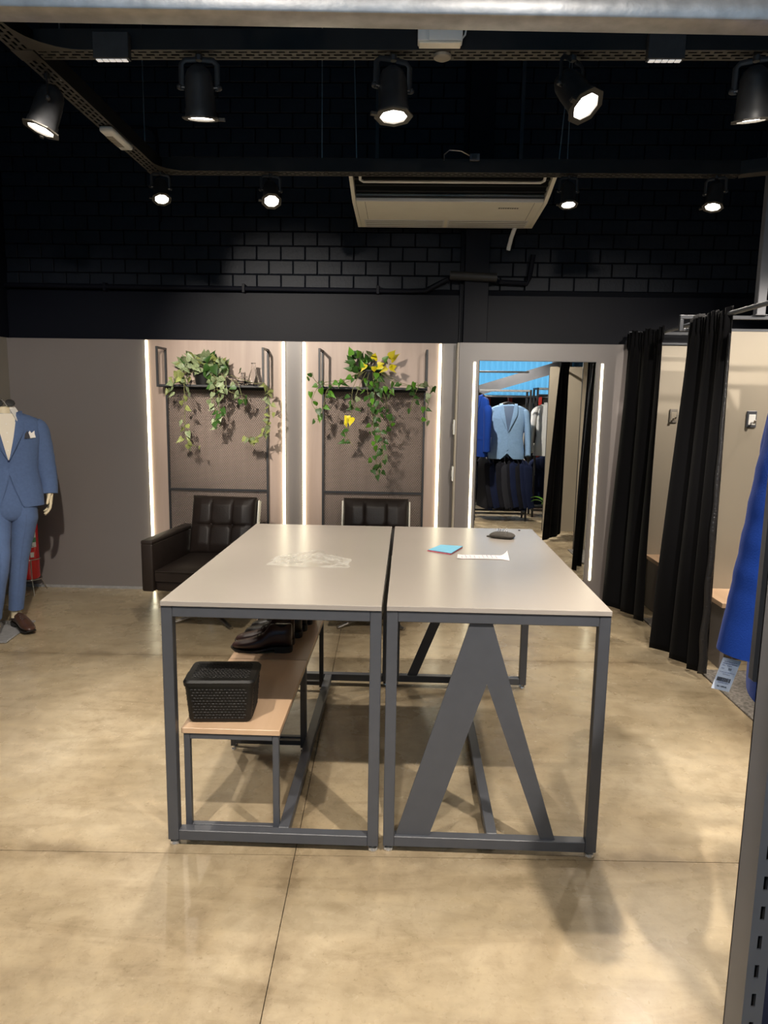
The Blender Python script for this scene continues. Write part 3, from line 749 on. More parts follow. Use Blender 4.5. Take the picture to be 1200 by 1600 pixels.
v1 = [
 ([(-0.04, -0.05, 0.12), (-0.14, -0.13, 0.09), (-0.185, -0.16, 0.02), (-0.20, -0.16, -0.04), (-0.235, -0.155, -0.07)], 7, ['lime', 'marble']),
 ([(-0.03, -0.05, 0.12), (-0.09, -0.14, 0.06), (-0.105, -0.165, 0.0), (-0.105, -0.16, -0.12), (-0.11, -0.155, -0.27), (-0.115, -0.15, -0.36), (-0.09, -0.15, -0.44), (-0.03, -0.15, -0.47)], 15, ['lime', 'marble', 'lime']),
 ([(0.03, -0.05, 0.12), (0.10, -0.14, 0.06), (0.125, -0.165, -0.02), (0.115, -0.16, -0.12), (0.13, -0.155, -0.22), (0.125, -0.15, -0.30)], 13, ['marble', 'green', 'marble']),
 ([(0.05, -0.05, 0.12), (0.13, -0.14, 0.05), (0.145, -0.165, -0.02), (0.155, -0.16, -0.10), (0.15, -0.15, -0.20), (0.165, -0.15, -0.33)], 12, ['marble', 'green', 'marble']),
 ([(0.06, -0.05, 0.12), (0.19, -0.13, 0.06), (0.22, -0.165, -0.03), (0.26, -0.16, -0.06), (0.32, -0.155, -0.07)], 5, ['marble']),
 ([(0.07, -0.04, 0.12), (0.24, -0.12, 0.04), (0.30, -0.165, 0.02), (0.33, -0.16, -0.08), (0.345, -0.15, -0.14)], 5, ['marble', 'green']),
 ([(0.08, -0.03, 0.12), (0.30, -0.10, 0.05), (0.44, -0.19, 0.012), (0.50, -0.18, 0.02), (0.53, -0.17, -0.03), (0.525, -0.165, -0.12), (0.545, -0.165, -0.22), (0.515, -0.165, -0.30), (0.485, -0.165, -0.38), (0.42, -0.16, -0.41), (0.36, -0.155, -0.385)], 20, ['lime', 'lime', 'marble']),
]
for k, (pts, n, ks) in enumerate(v1): vine(pl1, pts, n, ks, r1, t0=(0.12, 0.12, 0.12, 0.12, 0.4, 0.5, 0.34)[k])
r2 = random.Random(23)
pl2 = thing('potted_pothos', 'sparser dark green pothos with yellow leaves trailing from the right shelf', 'plant', (-0.290, 5.585, SZ+0.001))
pot(pl2, 0.088, 0.130)
for k in range(34):
    a = r2.uniform(0, 2*PI); rr = 0.14*math.sqrt(r2.random())
    h = 0.12 + 0.12*r2.random()
    p = Vector((rr*1.2*math.cos(a), max(-0.13, min(0.03, rr*math.sin(a)-0.02)), h))
    key = 'yellow' if (p.x > 0.0 and p.y < -0.0 and r2.random() < 0.5) else r2.choice(['green', 'green', 'fresh', 'marble'])
    put_leaf(pl2, p, r2.uniform(0.05, 0.075), key, r2, crown=0.10)
for x_, z_ in ((-0.04, 0.17), (0.03, 0.155), (0.09, 0.165), (0.12, 0.15), (0.16, 0.16)):
    put_leaf(pl2, Vector((x_, -0.11, z_)), 0.06, 'yellow', r2)
v2 = [
 ([(-0.04, -0.04, 0.13), (-0.12, -0.12, 0.06), (-0.22, -0.15, 0.02), (-0.36, -0.17, 0.012), (-0.41, -0.20, 0.05), (-0.425, -0.19, 0.10)], 5, ['fresh', 'green']),
 ([(-0.05, -0.04, 0.13), (-0.20, -0.13, 0.05), (-0.33, -0.17, 0.03), (-0.39, -0.19, -0.02), (-0.43, -0.18, -0.12), (-0.39, -0.17, -0.20), (-0.385, -0.165, -0.27)], 7, ['green', 'fresh']),
 ([(-0.03, -0.05, 0.13), (-0.20, -0.14, 0.04), (-0.31, -0.17, -0.02), (-0.335, -0.16, -0.10), (-0.36, -0.155, -0.22)], 6, ['green', 'fresh']),
 ([(-0.03, -0.06, 0.13), (-0.10, -0.14, 0.05), (-0.13, -0.17, -0.06), (-0.11, -0.165, -0.14), (-0.07, -0.16, -0.16)], 3, ['green']),
 ([(-0.02, -0.06, 0.13), (-0.07, -0.15, 0.02), (-0.11, -0.165, -0.10), (-0.15, -0.16, -0.28), (-0.17, -0.155, -0.37), (-0.12, -0.15, -0.44)], 7, ['green', 'green', 'marble']),
 ([(0.0, -0.06, 0.13), (-0.02, -0.15, 0.03), (0.0, -0.17, -0.10), (0.03, -0.16, -0.25), (0.05, -0.155, -0.42), (0.06, -0.15, -0.58), (0.08, -0.15, -0.66)], 20, ['green', 'green', 'fresh']),
 ([(0.02, -0.06, 0.13), (0.03, -0.15, 0.03), (0.05, -0.17, -0.12), (0.08, -0.16, -0.30), (0.11, -0.155, -0.46), (0.10, -0.15, -0.60)], 18, ['green', 'marble', 'green']),
 ([(0.03, -0.06, 0.13), (0.07, -0.15, 0.02), (0.12, -0.17, -0.08), (0.15, -0.16, -0.20), (0.16, -0.155, -0.33)], 9, ['green', 'green', 'fresh']),
 ([(0.04, -0.06, 0.13), (0.10, -0.14, 0.04), (0.16, -0.17, -0.02), (0.19, -0.16, -0.06)], 3, ['fresh']),
 ([(0.05, -0.04, 0.13), (0.20, -0.12, 0.03), (0.33, -0.17, 0.012), (0.37, -0.18, 0.02), (0.33, -0.165, -0.08), (0.31, -0.16, -0.18)], 8, ['green', 'fresh']),
 ([(0.06, -0.03, 0.13), (0.25, -0.12, 0.03), (0.40, -0.19, 0.012), (0.455, -0.18, 0.0), (0.45, -0.17, -0.10), (0.43, -0.16, -0.18), (0.45, -0.16, -0.27)], 9, ['fresh', 'marble', 'green']),
]
for pts, n, ks in v2: vine(pl2, pts, n, ks, r2)
for dx, dz in ((0, 0), (0.03, -0.012), (-0.012, -0.03)): put_leaf(pl2, Vector((-0.165+dx, -0.17, -0.215+dz)), 0.07, 'yellow', r2)
# flasks with cuttings
fk = thing('glass_flask', 'clear conical glass flask with water standing on the left shelf', 'flask', (-1.198, 5.585, SZ+0.001))
obj('flask_wall', MB().lathe([(0.0001, 0.001), (0.050, 0.001), (0.054, 0.008), (0.017, 0.125), (0.0155, 0.165), (0.019, 0.170), (0.019, 0.172), (0.0135, 0.169), (0.0145, 0.125), (0.051, 0.009), (0.0001, 0.0035)], 28, cap=False), 'clear_glass', fk)
obj('graduation', MB().box(-0.012, -0.0475, 0.030, 0.0, -0.0455, 0.034), 'white_plastic', fk)
fs = thing('glass_flask', 'small round clear flask with a leaf cutting behind the conical one', 'flask', (-1.292, 5.62, SZ+0.001))
obj('flask_wall', MB().lathe([(0.0001, 0.001), (0.02, 0.001), (0.036, 0.018), (0.040, 0.036), (0.032, 0.058), (0.014, 0.072), (0.013, 0.092), (0.016, 0.096), (0.011, 0.094), (0.012, 0.072), (0.030, 0.056), (0.037, 0.036), (0.0001, 0.004)], 24, cap=False), 'clear_glass', fs)
obj('stem', MB().tube([(0, 0, 0.02), (-0.004, 0, 0.09), (-0.02, -0.01, 0.115)], 0.0018, 5), 'vine', fs)
put_leaf(fs, Vector((-0.02, -0.012, 0.125)), 0.05, 'green', r2)

# ================================================================== SWITCH PLATES
for z_, lab in ((1.385, 'upper white switch plate on the side of the mirror bay'), (1.02, 'lower white switch plate on the side of the mirror bay')):
    s = thing('switch_plate', lab, 'switch', (0.3715, 5.645, z_))
    obj('plate', MB().box(-0.012, -0.036, -0.058, -0.0005, 0.036, 0.058, 0.003, 2), 'white_plastic', s)
    obj('rocker', MB().box(-0.016, -0.014, -0.024, -0.0125, 0.014, 0.024, 0.001), 'white_plastic', s)

# ================================================================== FITTING ROOMS
XD = 1.72
def room_panel(label, y, x0=XD, m='beige_panel'):
    t = thing('partition_panel', label, 'partition', (0, y, 0))
    obj('board', MB().box(x0, -0.012, 0.0, XR-0.013, 0.012, TOP, 0.0015), m, t)
    obj('edge_band', MB().box(x0-0.0025, -0.0125, 0.0, x0-0.0003, 0.0125, TOP, 0.0005), 'dark_graphite', t)
    return t
room_panel('beige fitting room partition between the two hanging curtains', 4.56)
room_panel('beige fitting room partition behind the royal blue jacket', 3.42, 1.85)
room_panel('end partition of the fitting rooms seen in the mirror beside the racks', 2.27, 1.72)
obj('liner', MB().box(1.78, YM-0.010, 0, XR-0.013, YM-0.0005, TOP-0.004, 0.001), 'beige_panel', bay)
# frames above and the curtain rod
def top_frame(label, y, z=2.125):
    t = thing('top_frame', label, 'frame', (1.655, y, 0)); s = 0.022
    obj('upper_bar', MB().box(0, -s/2, z-s, XR-0.013-1.655, s/2, z, 0.0015), 'graphite', t)
    obj('lower_bar', MB().box(s+.0005, -s/2, TOP+0.0005, XR-0.013-1.655, s/2, TOP+0.0005+0.016, 0.0015), 'graphite', t)
    obj('end_post', MB().box(0, -s/2, TOP-0.02 if y > 5.5 else TOP+0.0005, s, s/2, z-s-0.0005, 0.0015), 'graphite', t)
    return t
top_frame('grey square tube frame on top of the fitting room back wall', 5.585)
top_frame('grey square tube frame on top of the middle fitting room partition', 4.56)
top_frame('grey square tube frame on top of the nearer fitting room partition', 3.42)
def rodx(y): return 1.752
rod = thing('curtain_rod', 'round grey rod carrying the black fitting room curtains', 'rod', (0, 0, 0))
obj('rod', MB().cyl((rodx(2.3), 2.3, 2.079), (rodx(5.59), 5.59, 2.079), 0.0125), 'graphite', rod)
obj('socket', MB().cyl((rodx(5.58), 5.585, 2.079), (rodx(5.6), 5.5995, 2.079), 0.022), 'graphite', rod)
def curtain(label, y0, y1, seed, folds, amp=0.046, trim=False, slant=(0.045, 0.085), near=0.0):
    q = random.Random(seed); ph = [q.uniform(0, 6) for _ in range(5)]
    t = thing('curtain', label, 'curtain', (0, 0, 0), 0)
    def f(u, v):            # v=0 hem, v=1 header; u=0 near end
        k = 1-v
        a = 0.014 + (amp-0.014)*min(1, k*1.3)
        s_ = u + 0.02*math.sin(2.2*v+ph[2])*k
        w = math.sin(2*PI*folds*s_+ph[0])
        off = a*(w - 0.22*w**3 + 0.30*math.sin(2*PI*folds*0.5*s_+ph[1]+0.8*v))
        y = y0 + (y1-y0)*(0.5+(u-0.5)*(1+0.06*k)) + 0.02*k*math.sin(2*PI*folds*s_+ph[3])
        y += 0.02*k*(1-u)*(-1)
        fine = max(0, (v-0.80)/0.20)
        off += fine*0.006*math.sin(2*PI*folds*4.3*u+ph[4])
        if v > 0.95: off = off*0.5 + 0.010*math.sin(2*PI*folds*4.3*u+ph[4])
        X = rodx(y) + off - (slant[0]+slant[1]*k)*u + near*(1-u)
        return Vector((X, y, 0.028 + 0.010*math.sin(2*PI*folds*u+1) + v*(2.078 + 0.004*math.sin(2*PI*folds*4.3*u))))
    o = obj('drape', MB().grid(f, 150, 48), 'black_cloth', t, ang=180)
    sm = o.modifiers.new('thick', 'SOLIDIFY'); sm.thickness = 0.003
    if trim:
        def ft(u, v):
            p = f(0.0, v*0.93); k = 1-v
            return Vector((p.x - 0.004 + 0.010*math.sin(40*v)*k*0.5 - u*0.040*(0.3+k), p.y - 0.004 - 0.010*math.sin(PI*u), p.z+0.004))
        o2 = obj('satin_edge', MB().grid(ft, 6, 90), 'black_satin', t, ang=180)
        o2.modifiers.new('thick', 'SOLIDIFY').thickness = 0.002
    return t
curtain('black curtain of the farthest fitting room beside the mirror', 5.07, 5.53, 5, 2.7, slant=(0.125, 0.05))
curtain('black curtain with satin edge at the middle fitting room', 4.07, 4.50, 9, 2.6, amp=0.050, trim=True)
curtain('black curtain of the nearest fitting room seen only in the mirror', 2.62, 3.0, 14, 2.6, near=0.12)
def wall_bench(label, y0, y1):
    t = thing('wall_bench', label, 'bench', (1.90, y0, 0.385))
    obj('board', MB().box(0, 0, 0, XR-0.014-1.90, y1-y0, 0.03, 0.0015), 'maple_board', t)
    obj('apron', MB().box(0.02, 0.02, -0.384, 0.045, y1-y0-0.002, -0.0005, 0.0015), 'taupe_panel', t)
wall_bench('wooden bench board in the farthest fitting room behind its curtain', 5.23, 5.588)
wall_bench('wooden bench board in the middle fitting room beside the satin edged curtain', 4.19, 4.546)
for y, x, lab in ((4.546, 2.135, 'grey coat hook plate on the middle partition right of the curtain'), (5.588, 2.035, 'beige coat hook plate on the back wall of the farthest fitting room')):
    t = thing('hook_plate', lab, 'hook', (x, y, 1.50))
    obj('plate', MB().box(-0.030, -0.010, -0.052, 0.030, -0.0005, 0.052, 0.003), 'graphite' if y < 5 else 'left_wall', t)
    obj('face', MB().box(-0.020, -0.013, -0.034, 0.022, -0.0105, 0.030, 0.002), 'white_plastic' if y < 5 else 'beige_panel', t)
    obj('peg', MB().tube([(0, -0.012, -0.02), (0, -0.045, -0.022), (0, -0.055, -0.005)], 0.006, 8), 'steel_rod', t)
for y0, y1, lab in ((4.60, 5.20, 'grey flecked carpet mat in the farthest fitting room'), (3.47, 4.16, 'grey flecked carpet mat in the middle fitting room')):
    tag(obj('carpet_mat', MB().box(1.78, y0, 0.0005, 2.9, y1, 0.012, 0.002), 'carpet'), lab, 'mat')
post = thing('steel_post', 'blue grey steel post rising above the fitting rooms at the right edge', 'post', (2.125, 4.56, 0))
obj('shaft', MB().box(-0.020, -0.025, 2.127, 0.034, 0.025, ZC-0.001, 0.003), 'upright_grey', post)
obj('base_collar', MB().box(-0.03, -0.035, 2.126, 0.044, 0.035, 2.132, 0.002), 'upright_grey', post)

# ================================================================== FRAME AROUND THE VIEW (slotted upright and header)
fr_ = thing('display_frame', 'grey slotted steel upright with galvanised header closest to the viewer', 'rack', (0.487, 0.90, 0))
ux0, ux1, uy0, uy1 = 0.0, 0.028, 0.0, 0.050
mb = MB(); zt = 2.06
mb.box(ux0, uy0, 0.0, ux0+0.0025, uy1, zt); mb.box(ux1-0.0025, uy0, 0.0, ux1, uy1, zt); mb.box(ux0, uy1-0.0025, 0.0, ux1, uy1, zt)
obj('channel', mb, 'upright_grey', fr_, smooth=False)
mb = MB(); pitch = 0.045; sh = 0.021   # slotted front face
mb.box(ux0+0.0025, uy0, 0.0, ux0+0.0105, uy0+0.0025, zt); mb.box(ux1-0.0115, uy0, 0.0, ux1-0.0025, uy0+0.0025, zt)
k = 0; zz = 0.02
while zz < zt-0.03:
    mb.box(ux0+0.0105, uy0, zz+sh, ux1-0.0115, uy0+0.0025, zz+pitch); zz += pitch
obj('slotted_face', mb, 'upright_grey', fr_, smooth=False)
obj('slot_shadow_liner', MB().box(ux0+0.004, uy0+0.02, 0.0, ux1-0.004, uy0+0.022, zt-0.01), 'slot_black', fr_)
hd = obj('header', MB().box(-1.45, -0.004, 2.002, 1.20, 0.032, 2.028, 0.003, 2), 'galvanised', fr_, rot=(0, 0, R(2.0)))
pl = [(0, 1.20), (0.05, 1.20), (0.05, 1.60), (0, 1.60)]
obj('side_plate', MB().prism([(0.0+0.004*math.cos(a)+0.004, 1.200+0.004*math.sin(a)+0.004) for a in [R(180), R(205), R(230), R(250), R(270)]] + [(0.06, 1.20), (0.06, 1.62), (0, 1.62)],
    lambda u, v, w: Vector((u+0.006, 0.075+w, v-0.012)), 0.012), 'graphite', fr_)

# ================================================================== GARMENTS
def lerp(tab, x):
    if x <= tab[0][0]: return tab[0][1]
    for (a, va), (b, vb) in zip(tab, tab[1:]):
        if x <= b: return va + (vb-va)*(x-a)/(b-a)
    return tab[-1][1]
WT = [(0, 0.245), (0.12, 0.243), (0.38, 0.213), (0.55, 0.226), (0.74, 0.250), (0.86, 0.250), (0.92, 0.232), (0.955, 0.175), (0.985, 0.110), (1.0, 0.078)]
DT = [(0, 0.135), (0.15, 0.135), (0.38, 0.112), (0.55, 0.122), (0.74, 0.132), (0.86, 0.110), (0.92, 0.090), (0.955, 0.075), (1.0, 0.062)]
def jacket(root, m, H=0.74, S=1.0, flat=1.0, shirt=None, dark=None, sl=None, lapel=True, cut=0.11):
    """torso shell, sleeves, lapels, pockets, buttons; hem at z=0, front towards -Y"""
    dark = dark or m
    def surf(x, t, off=0.0):      # front surface point
        w, d = lerp(WT, t)*S, lerp(DT, t)*S*flat
        x = max(-w*0.97, min(w*0.97, x))
        return -(d+off)*math.sqrt(max(0.02, 1-(abs(x)/w)**2.4)) - 0.0*off
    NA = 64
    ts = [0, 0.05, 0.12, 0.2, 0.3, 0.38, 0.46, 0.55, 0.65, 0.74, 0.8, 0.86, 0.9, 0.92, 0.94, 0.955, 0.97, 0.985, 1.0]
    rs = []
    for t in ts:
        w, d = lerp(WT, t)*S, lerp(DT, t)*S*flat; r_ = []
        for k in range(NA):
            a = 2*PI*k/NA - PI/2
            c, s_ = math.cos(a), math.sin(a)
            x = w*math.copysign(abs(c)**0.85, c); y = d*math.copysign(abs(s_)**0.85, s_)
            z_ = t*H
            if s_ < 0:                      # fronts cut away at the hem
                up = cut*max(0, 1-abs(x)/(0.085*S))**1.15*S
                z_ = z_ + up*max(0, 1-t/0.5)**1.2
            z_ -= 0.03*S*max(0, (t-0.955)/0.045)*(1 if s_ < 0 else 0)*0.6
            r_.append(Vector((x, y, z_)))
        rs.append(r_)
    tb = MB().rings(rs, cap=False); tb.bm.verts.ensure_lookup_table(); tb.bm.faces.new(tb.bm.verts[-NA:])
    obj('torso', tb, m, root, ang=60)
    # front closing line below the V
    vt, vb = 0.985, 0.50
    obj('front_edge', MB().slab(lambda u, v, w: (lambda x, t: Vector((x, surf(x, t, 0.003)-w, t*H)))(-0.012*S+0.016*S*u + (0.0 if v > 0.5 else 0.01*(0.5-v)), (0.36 if cut > 0.1 else 0.16)+(vb-(0.36 if cut > 0.1 else 0.16))*v), 2, 12, 0.003), m, root)
    if shirt:  # on hung jackets this patch paints the shade between the lapels
        def sf(u, v, w):
            t = vb + (vt-0.02-vb)*v; hw = (0.004+0.078*v**0.9)*S
            x = (2*u-1)*hw
            return Vector((x, surf(x, t, 0.004)-w, t*H-0.004))
        obj('shirt_front', MB().slab(sf, 12, 20, 0.002), shirt, root, ang=60)
        obj('shirt_placket', MB().slab(lambda u, v, w: (lambda t: Vector(((u-0.5)*0.026*S, surf(0, t, 0.0065)-w, t*H-0.006)))(vb+0.03+(vt-0.05-vb)*v), 2, 16, 0.0015), shirt, root)
    if lapel:
        for s in (-1, 1):
            def lf(u, v, w):
                t = vb + (vt-vb)*v
                xi = (0.003+0.074*v**0.9)*S
                wd = (0.006 + 0.060*min(1, v/0.62) if v < 0.68 else 0.066-0.022*(v-0.68)/0.32)*S
                x = s*(xi + wd*u)
                return Vector((x, surf(x, t, 0.007)-w*(1+2*u*(1-u)), t*H))
            obj('lapel', MB().slab(lf, 8, 22, 0.009), m, root, ang=60)
            def nf(u, v, w):      # collar piece over the lapel, leaving a notch
                t = 0.885 + (0.995-0.885)*v; xi = (0.060+0.020*v)*S; x = s*(xi + (0.058-0.016*v)*S*u)
                return Vector((x, surf(x, t, 0.013)-w, t*H+0.004))
            obj('collar', MB().slab(nf, 5, 6, 0.004), m, root)
            def pf(u, v, w):      # flap pocket
                t = 0.285 + 0.055*v; x = s*(0.085+0.105*u)*S
                return Vector((x, surf(x, t, 0.004)-w, t*H - 0.012*u*S))
            obj('pocket_flap', MB().slab(pf, 6, 3, 0.004), m, root)
        obj('chest_pocket', MB().slab(lambda u, v, w: (lambda x, t: Vector((x, surf(x, t, 0.003)-w, t*H+0.01*u)))((0.115+0.075*u)*S, 0.705+0.022*v), 5, 2, 0.003), m, root)
        for t in (0.43, 0.30) if cut < 0.2 else (0.485,):
            obj('button', MB().lathe([(0.0001, 0), (0.008*S, 0), (0.008*S, 0.003), (0.0001, 0.004)], 12, Matrix.Translation((0, surf(0, t, 0.006)-0.001, t*H)) @ Matrix.Rotation(R(90), 4, 'X')), dark, root)
    for s in (-1, 1):
        pts, rad = sl(s) if sl else ([(s*0.205*S, 0, H*0.885), (s*0.243*S, 0.0, H*0.82), (s*0.268*S, 0.0, H*0.62), (s*0.282*S, -0.004, H*0.42), (s*0.288*S, -0.03, H*0.20), (s*0.285*S, -0.055, H*0.06)],
                                     [(0.050*S, 0.050*S*flat), (0.072*S, 0.080*S*flat), (0.068*S, 0.078*S*flat), (0.060*S, 0.070*S*flat), (0.055*S, 0.062*S*flat), (0.056*S, 0.060*S*flat)])
        P = [Vector(p) for p in pts]; n = len(P)-1; pp, rr = [], []
        for k in range(6*n+1):
            t = k/(6*n); pp.append(interp(P, t)); f = min(t*n, n-1e-6); i = int(f); w = f-i
            wr = 1 + 0.02*math.sin(k*1.9) if 2 < k < 6*n-4 else 1
            rr.append(tuple((rad[i][q]*(1-w)+rad[i+1][q]*w)*wr for q in (0, 1)))
        sv = obj('sleeve', MB().tube(pp, rr, 18), m, root, ang=70)
        for k in range(3):
            f = 0.90+0.03*k; p = interp(P, f); rr_ = rad[-1]
            obj('cuff_button', MB().lathe([(0.0001, 0), (0.006*S, 0), (0.006*S, 0.002), (0.0001, 0.003)], 8, Matrix.Translation((p.x+s*0.2*rr_[0], p.y+rr_[1]*0.98, p.z)) @ Matrix.Rotation(R(-90), 4, 'X')), dark, sv)
    return surf
def hanger(root, H, hook=0.10, m='hanger_black'):
    obj('hanger', MB().tube([(-0.19, 0, H*0.90), (-0.08, 0, H-0.01), (0, 0, H+0.012), (0.08, 0, H-0.01), (0.19, 0, H*0.90)], [(0.010, 0.018)]*5, 8), m, root)
    obj('hanger_hook', MB().tube([(0, 0, H+0.012), (0, 0, H+hook-0.03), (0.012, 0, H+hook-0.008), (0.0, 0, H+hook+0.006), (-0.014, 0, H+hook-0.008)], 0.0028, 6), 'steel_rod', root)

# ================================================================== MANNEQUIN
MX, MY = -2.635, 4.62
mq = thing('mannequin', 'headless cream mannequin posed walking at the left edge, wearing the blue suit', 'mannequin', (MX, MY, 0), R(35))
obj('neck', MB().lathe([(0.050, 1.36), (0.052, 1.42), (0.050, 1.47), (0.049, 1.500), (0.044, 1.505), (0.0001, 1.506)], 20, cap=False), 'mannequin_skin', mq)
def hand_mesh(root, org, s):
    me = bpy.data.meshes.new('hand'); V = []; E = []; RD_ = []
    def add(p, r, par):
        V.append(org + Vector((p[0]*s, p[1], p[2]))); RD_.append(r)
        if par is not None: E.append((par, len(V)-1))
        return len(V)-1
    w0 = add((0, 0, 0.075), 0.024, None); w1 = add((0, 0, 0.03), 0.023, w0); w2 = add((0, -0.002, 0.0), 0.022, w1)
    pm = add((0, -0.004, -0.035), 0.026, w2); kn = add((0.0, -0.004, -0.065), 0.027, pm)
    for i, (dy, L) in enumerate(((-0.030, 0.075), (-0.010, 0.085), (0.010, 0.080), (0.027, 0.063))):
        a = add((0.0, dy, -0.082), 0.0095, kn); b = add((-0.006, dy*1.08, -0.082-L*0.42), 0.0088, a)
        c = add((-0.022, dy*1.08, -0.082-L*0.75), 0.0080, b); add((-0.040, dy*1.05, -0.082-L*0.93), 0.0065, c)
    a = add((-0.006, -0.030, -0.022), 0.013, w2); b = add((-0.018, -0.048, -0.052), 0.0105, a); add((-0.028, -0.050, -0.085), 0.008, b)
    me.from_pydata(V, E, []); me.materials.append(M['mannequin_skin'])
    o = link('hand', me, root)
    sk = o.modifiers.new('skin', 'SKIN'); sk.use_smooth_shade = True
    for k, v in enumerate(me.skin_vertices[0].data): v.radius = (RD_[k]*0.85 if RD_[k] > 0.02 and k > 2 else RD_[k], RD_[k])
    me.skin_vertices[0].data[0].use_root = True
    o.modifiers.new('sub', 'SUBSURF').levels = 1; o.modifiers['sub'].render_levels = 2
    return o
HL = Vector((0.245, -0.01, 0.935)); HR = Vector((-0.255, -0.02, 0.935))
hand_mesh(mq, HL, 1); hand_mesh(mq, HR, -1)
# legs of the mannequin show as ankles only
AL, AR = Vector((0.0, 0.02, 0.0)), Vector((-0.15, -0.16, 0.0))
for A in (AL, AR):
    obj('ankle', MB().tube([(A.x, A.y+0.01, 0.20), (A.x, A.y+0.008, 0.12), (A.x, A.y, 0.075)], [0.034, 0.031, 0.036], 14), 'mannequin_skin', mq)
obj('support_rod', MB().tube([(AR.x, AR.y+0.03, 0.16), (AR.x-0.01, AR.y+0.10, 0.12), (AR.x-0.01, AR.y+0.16, 0.01)], 0.007, 8), 'chrome', mq)
suit = thing('suit_jacket', 'mid blue suit jacket with pocket square worn by the mannequin at the left edge', 'jacket', (MX, MY, 0.850), R(35))
def sl_m(s):
    return ([(s*0.168, 0, 0.545), (s*0.198, 0.0, 0.50), (s*0.222, 0.008, 0.36), (s*0.240, 0.010, 0.22), (s*0.247, 0.0, 0.14), (s*0.245, -0.012, 0.070)],
            [(0.040, 0.045), (0.058, 0.068), (0.054, 0.066), (0.048, 0.060), (0.044, 0.054), (0.043, 0.052)])
sf_ = jacket(suit, 'blue_suit', H=0.625, S=0.86, shirt=None, dark='blue_suit_dark', sl=sl_m, cut=0.25)
shirt = thing('dress_shirt', 'cream dress shirt with open collar under the mannequin jacket', 'shirt', (MX, MY, 0.850), R(35))
def sfn(u, v, w):
    t = 0.50 + 0.475*v; hw = (0.004+0.078*v**0.9)*0.86; x = (2*u-1)*hw
    return Vector((x, sf_(x, t, 0.004)-w, t*0.625))
obj('shirt_front', MB().slab(sfn, 12, 24, 0.002), 'shirt', shirt, ang=60)
obj('placket', MB().slab(lambda u, v, w: (lambda t: Vector(((u-0.5)*0.022, sf_(0, t, 0.0065)-w, t*0.625)))(0.52+0.43*v), 2, 16, 0.0015), 'shirt', shirt)
for t in (0.60, 0.69, 0.78, 0.87):
    obj('shirt_button', MB().lathe([(0.0001, 0), (0.004, 0), (0.004, 0.002), (0.0001, 0.002)], 8, Matrix.Translation((0, sf_(0, t, 0.008)-0.001, t*0.625)) @ Matrix.Rotation(R(90), 4, 'X')), 'shirt_collar', shirt)
# stand collar open at the front, folded wings
def colr(u, v, w):
    a = R(-60) + u*R(300); rr = 0.060 + w
    zz = 0.600 + 0.052*v - 0.012*math.cos(a-R(90))
    return Vector((rr*math.cos(a), rr*math.sin(a)*0.95-0.004, zz))
obj('collar_stand', MB().slab(colr, 40, 4, 0.003), 'shirt_collar', shirt)
for s in (-1, 1):
    def wing(u, v, w):
        a0 = Vector((s*0.030, -0.060, 0.635)); a1 = Vector((s*0.064, -0.01, 0.652)); b0 = Vector((s*0.062, -0.105, 0.560)); b1 = Vector((s*0.092, -0.030, 0.600))
        p = (a0*(1-u)+a1*u)*(1-v) + (b0*(1-u)+b1*u)*v
        return p + Vector((s*w*0.3, -w, w*0.6)) + Vector((0, -0.008*math.sin(PI*v), 0))
    obj('collar_wing', MB().slab(wing, 8, 6, 0.003), 'shirt_collar', shirt)
ps = thing('pocket_square', 'white and navy pocket square in the mannequin suit chest pocket', 'pocket square', (MX, MY, 0.850), R(35))
def sq(dx, m, tip):
    x0 = 0.115+dx; yy = sf_(x0, 0.73, 0.010)
    return obj('fold', MB().prism([(x0-0.016, 0.450), (x0+0.018, 0.455), (x0+0.012, 0.478), (x0+tip, 0.500), (x0-0.012, 0.480)], lambda u, v, w: Vector((u, yy-0.006-w+(v-0.45)*-0.1, v)), 0.004), m, ps)
sq(0.018, 'shirt_collar', 0.0); sq(0.0, 'ink', 0.004); sq(0.035, 'shirt_collar', 0.012)
tr_ = thing('suit_trousers', 'mid blue suit trousers on the walking mannequin', 'trousers', (MX, MY, 0), R(35))
def ell(c, a, b, n=20, rot=0):
    return [Vector(c) + Vector((a*math.cos(2*PI*k/n+rot), b*math.sin(2*PI*k/n+rot), 0)) for k in range(n)]
obj('waist', MB().rings([ell((0, 0, 0.752), 0.075, 0.070), ell((0, 0, 0.765), 0.115, 0.090), ell((0, 0, 0.79), 0.145, 0.104), ell((0, 0, 0.84), 0.162, 0.112), ell((0, 0, 0.92), 0.160, 0.105), ell((0, 0, 1.0), 0.150, 0.097), ell((0, 0, 1.12), 0.145, 0.088)]), 'blue_suit', tr_)
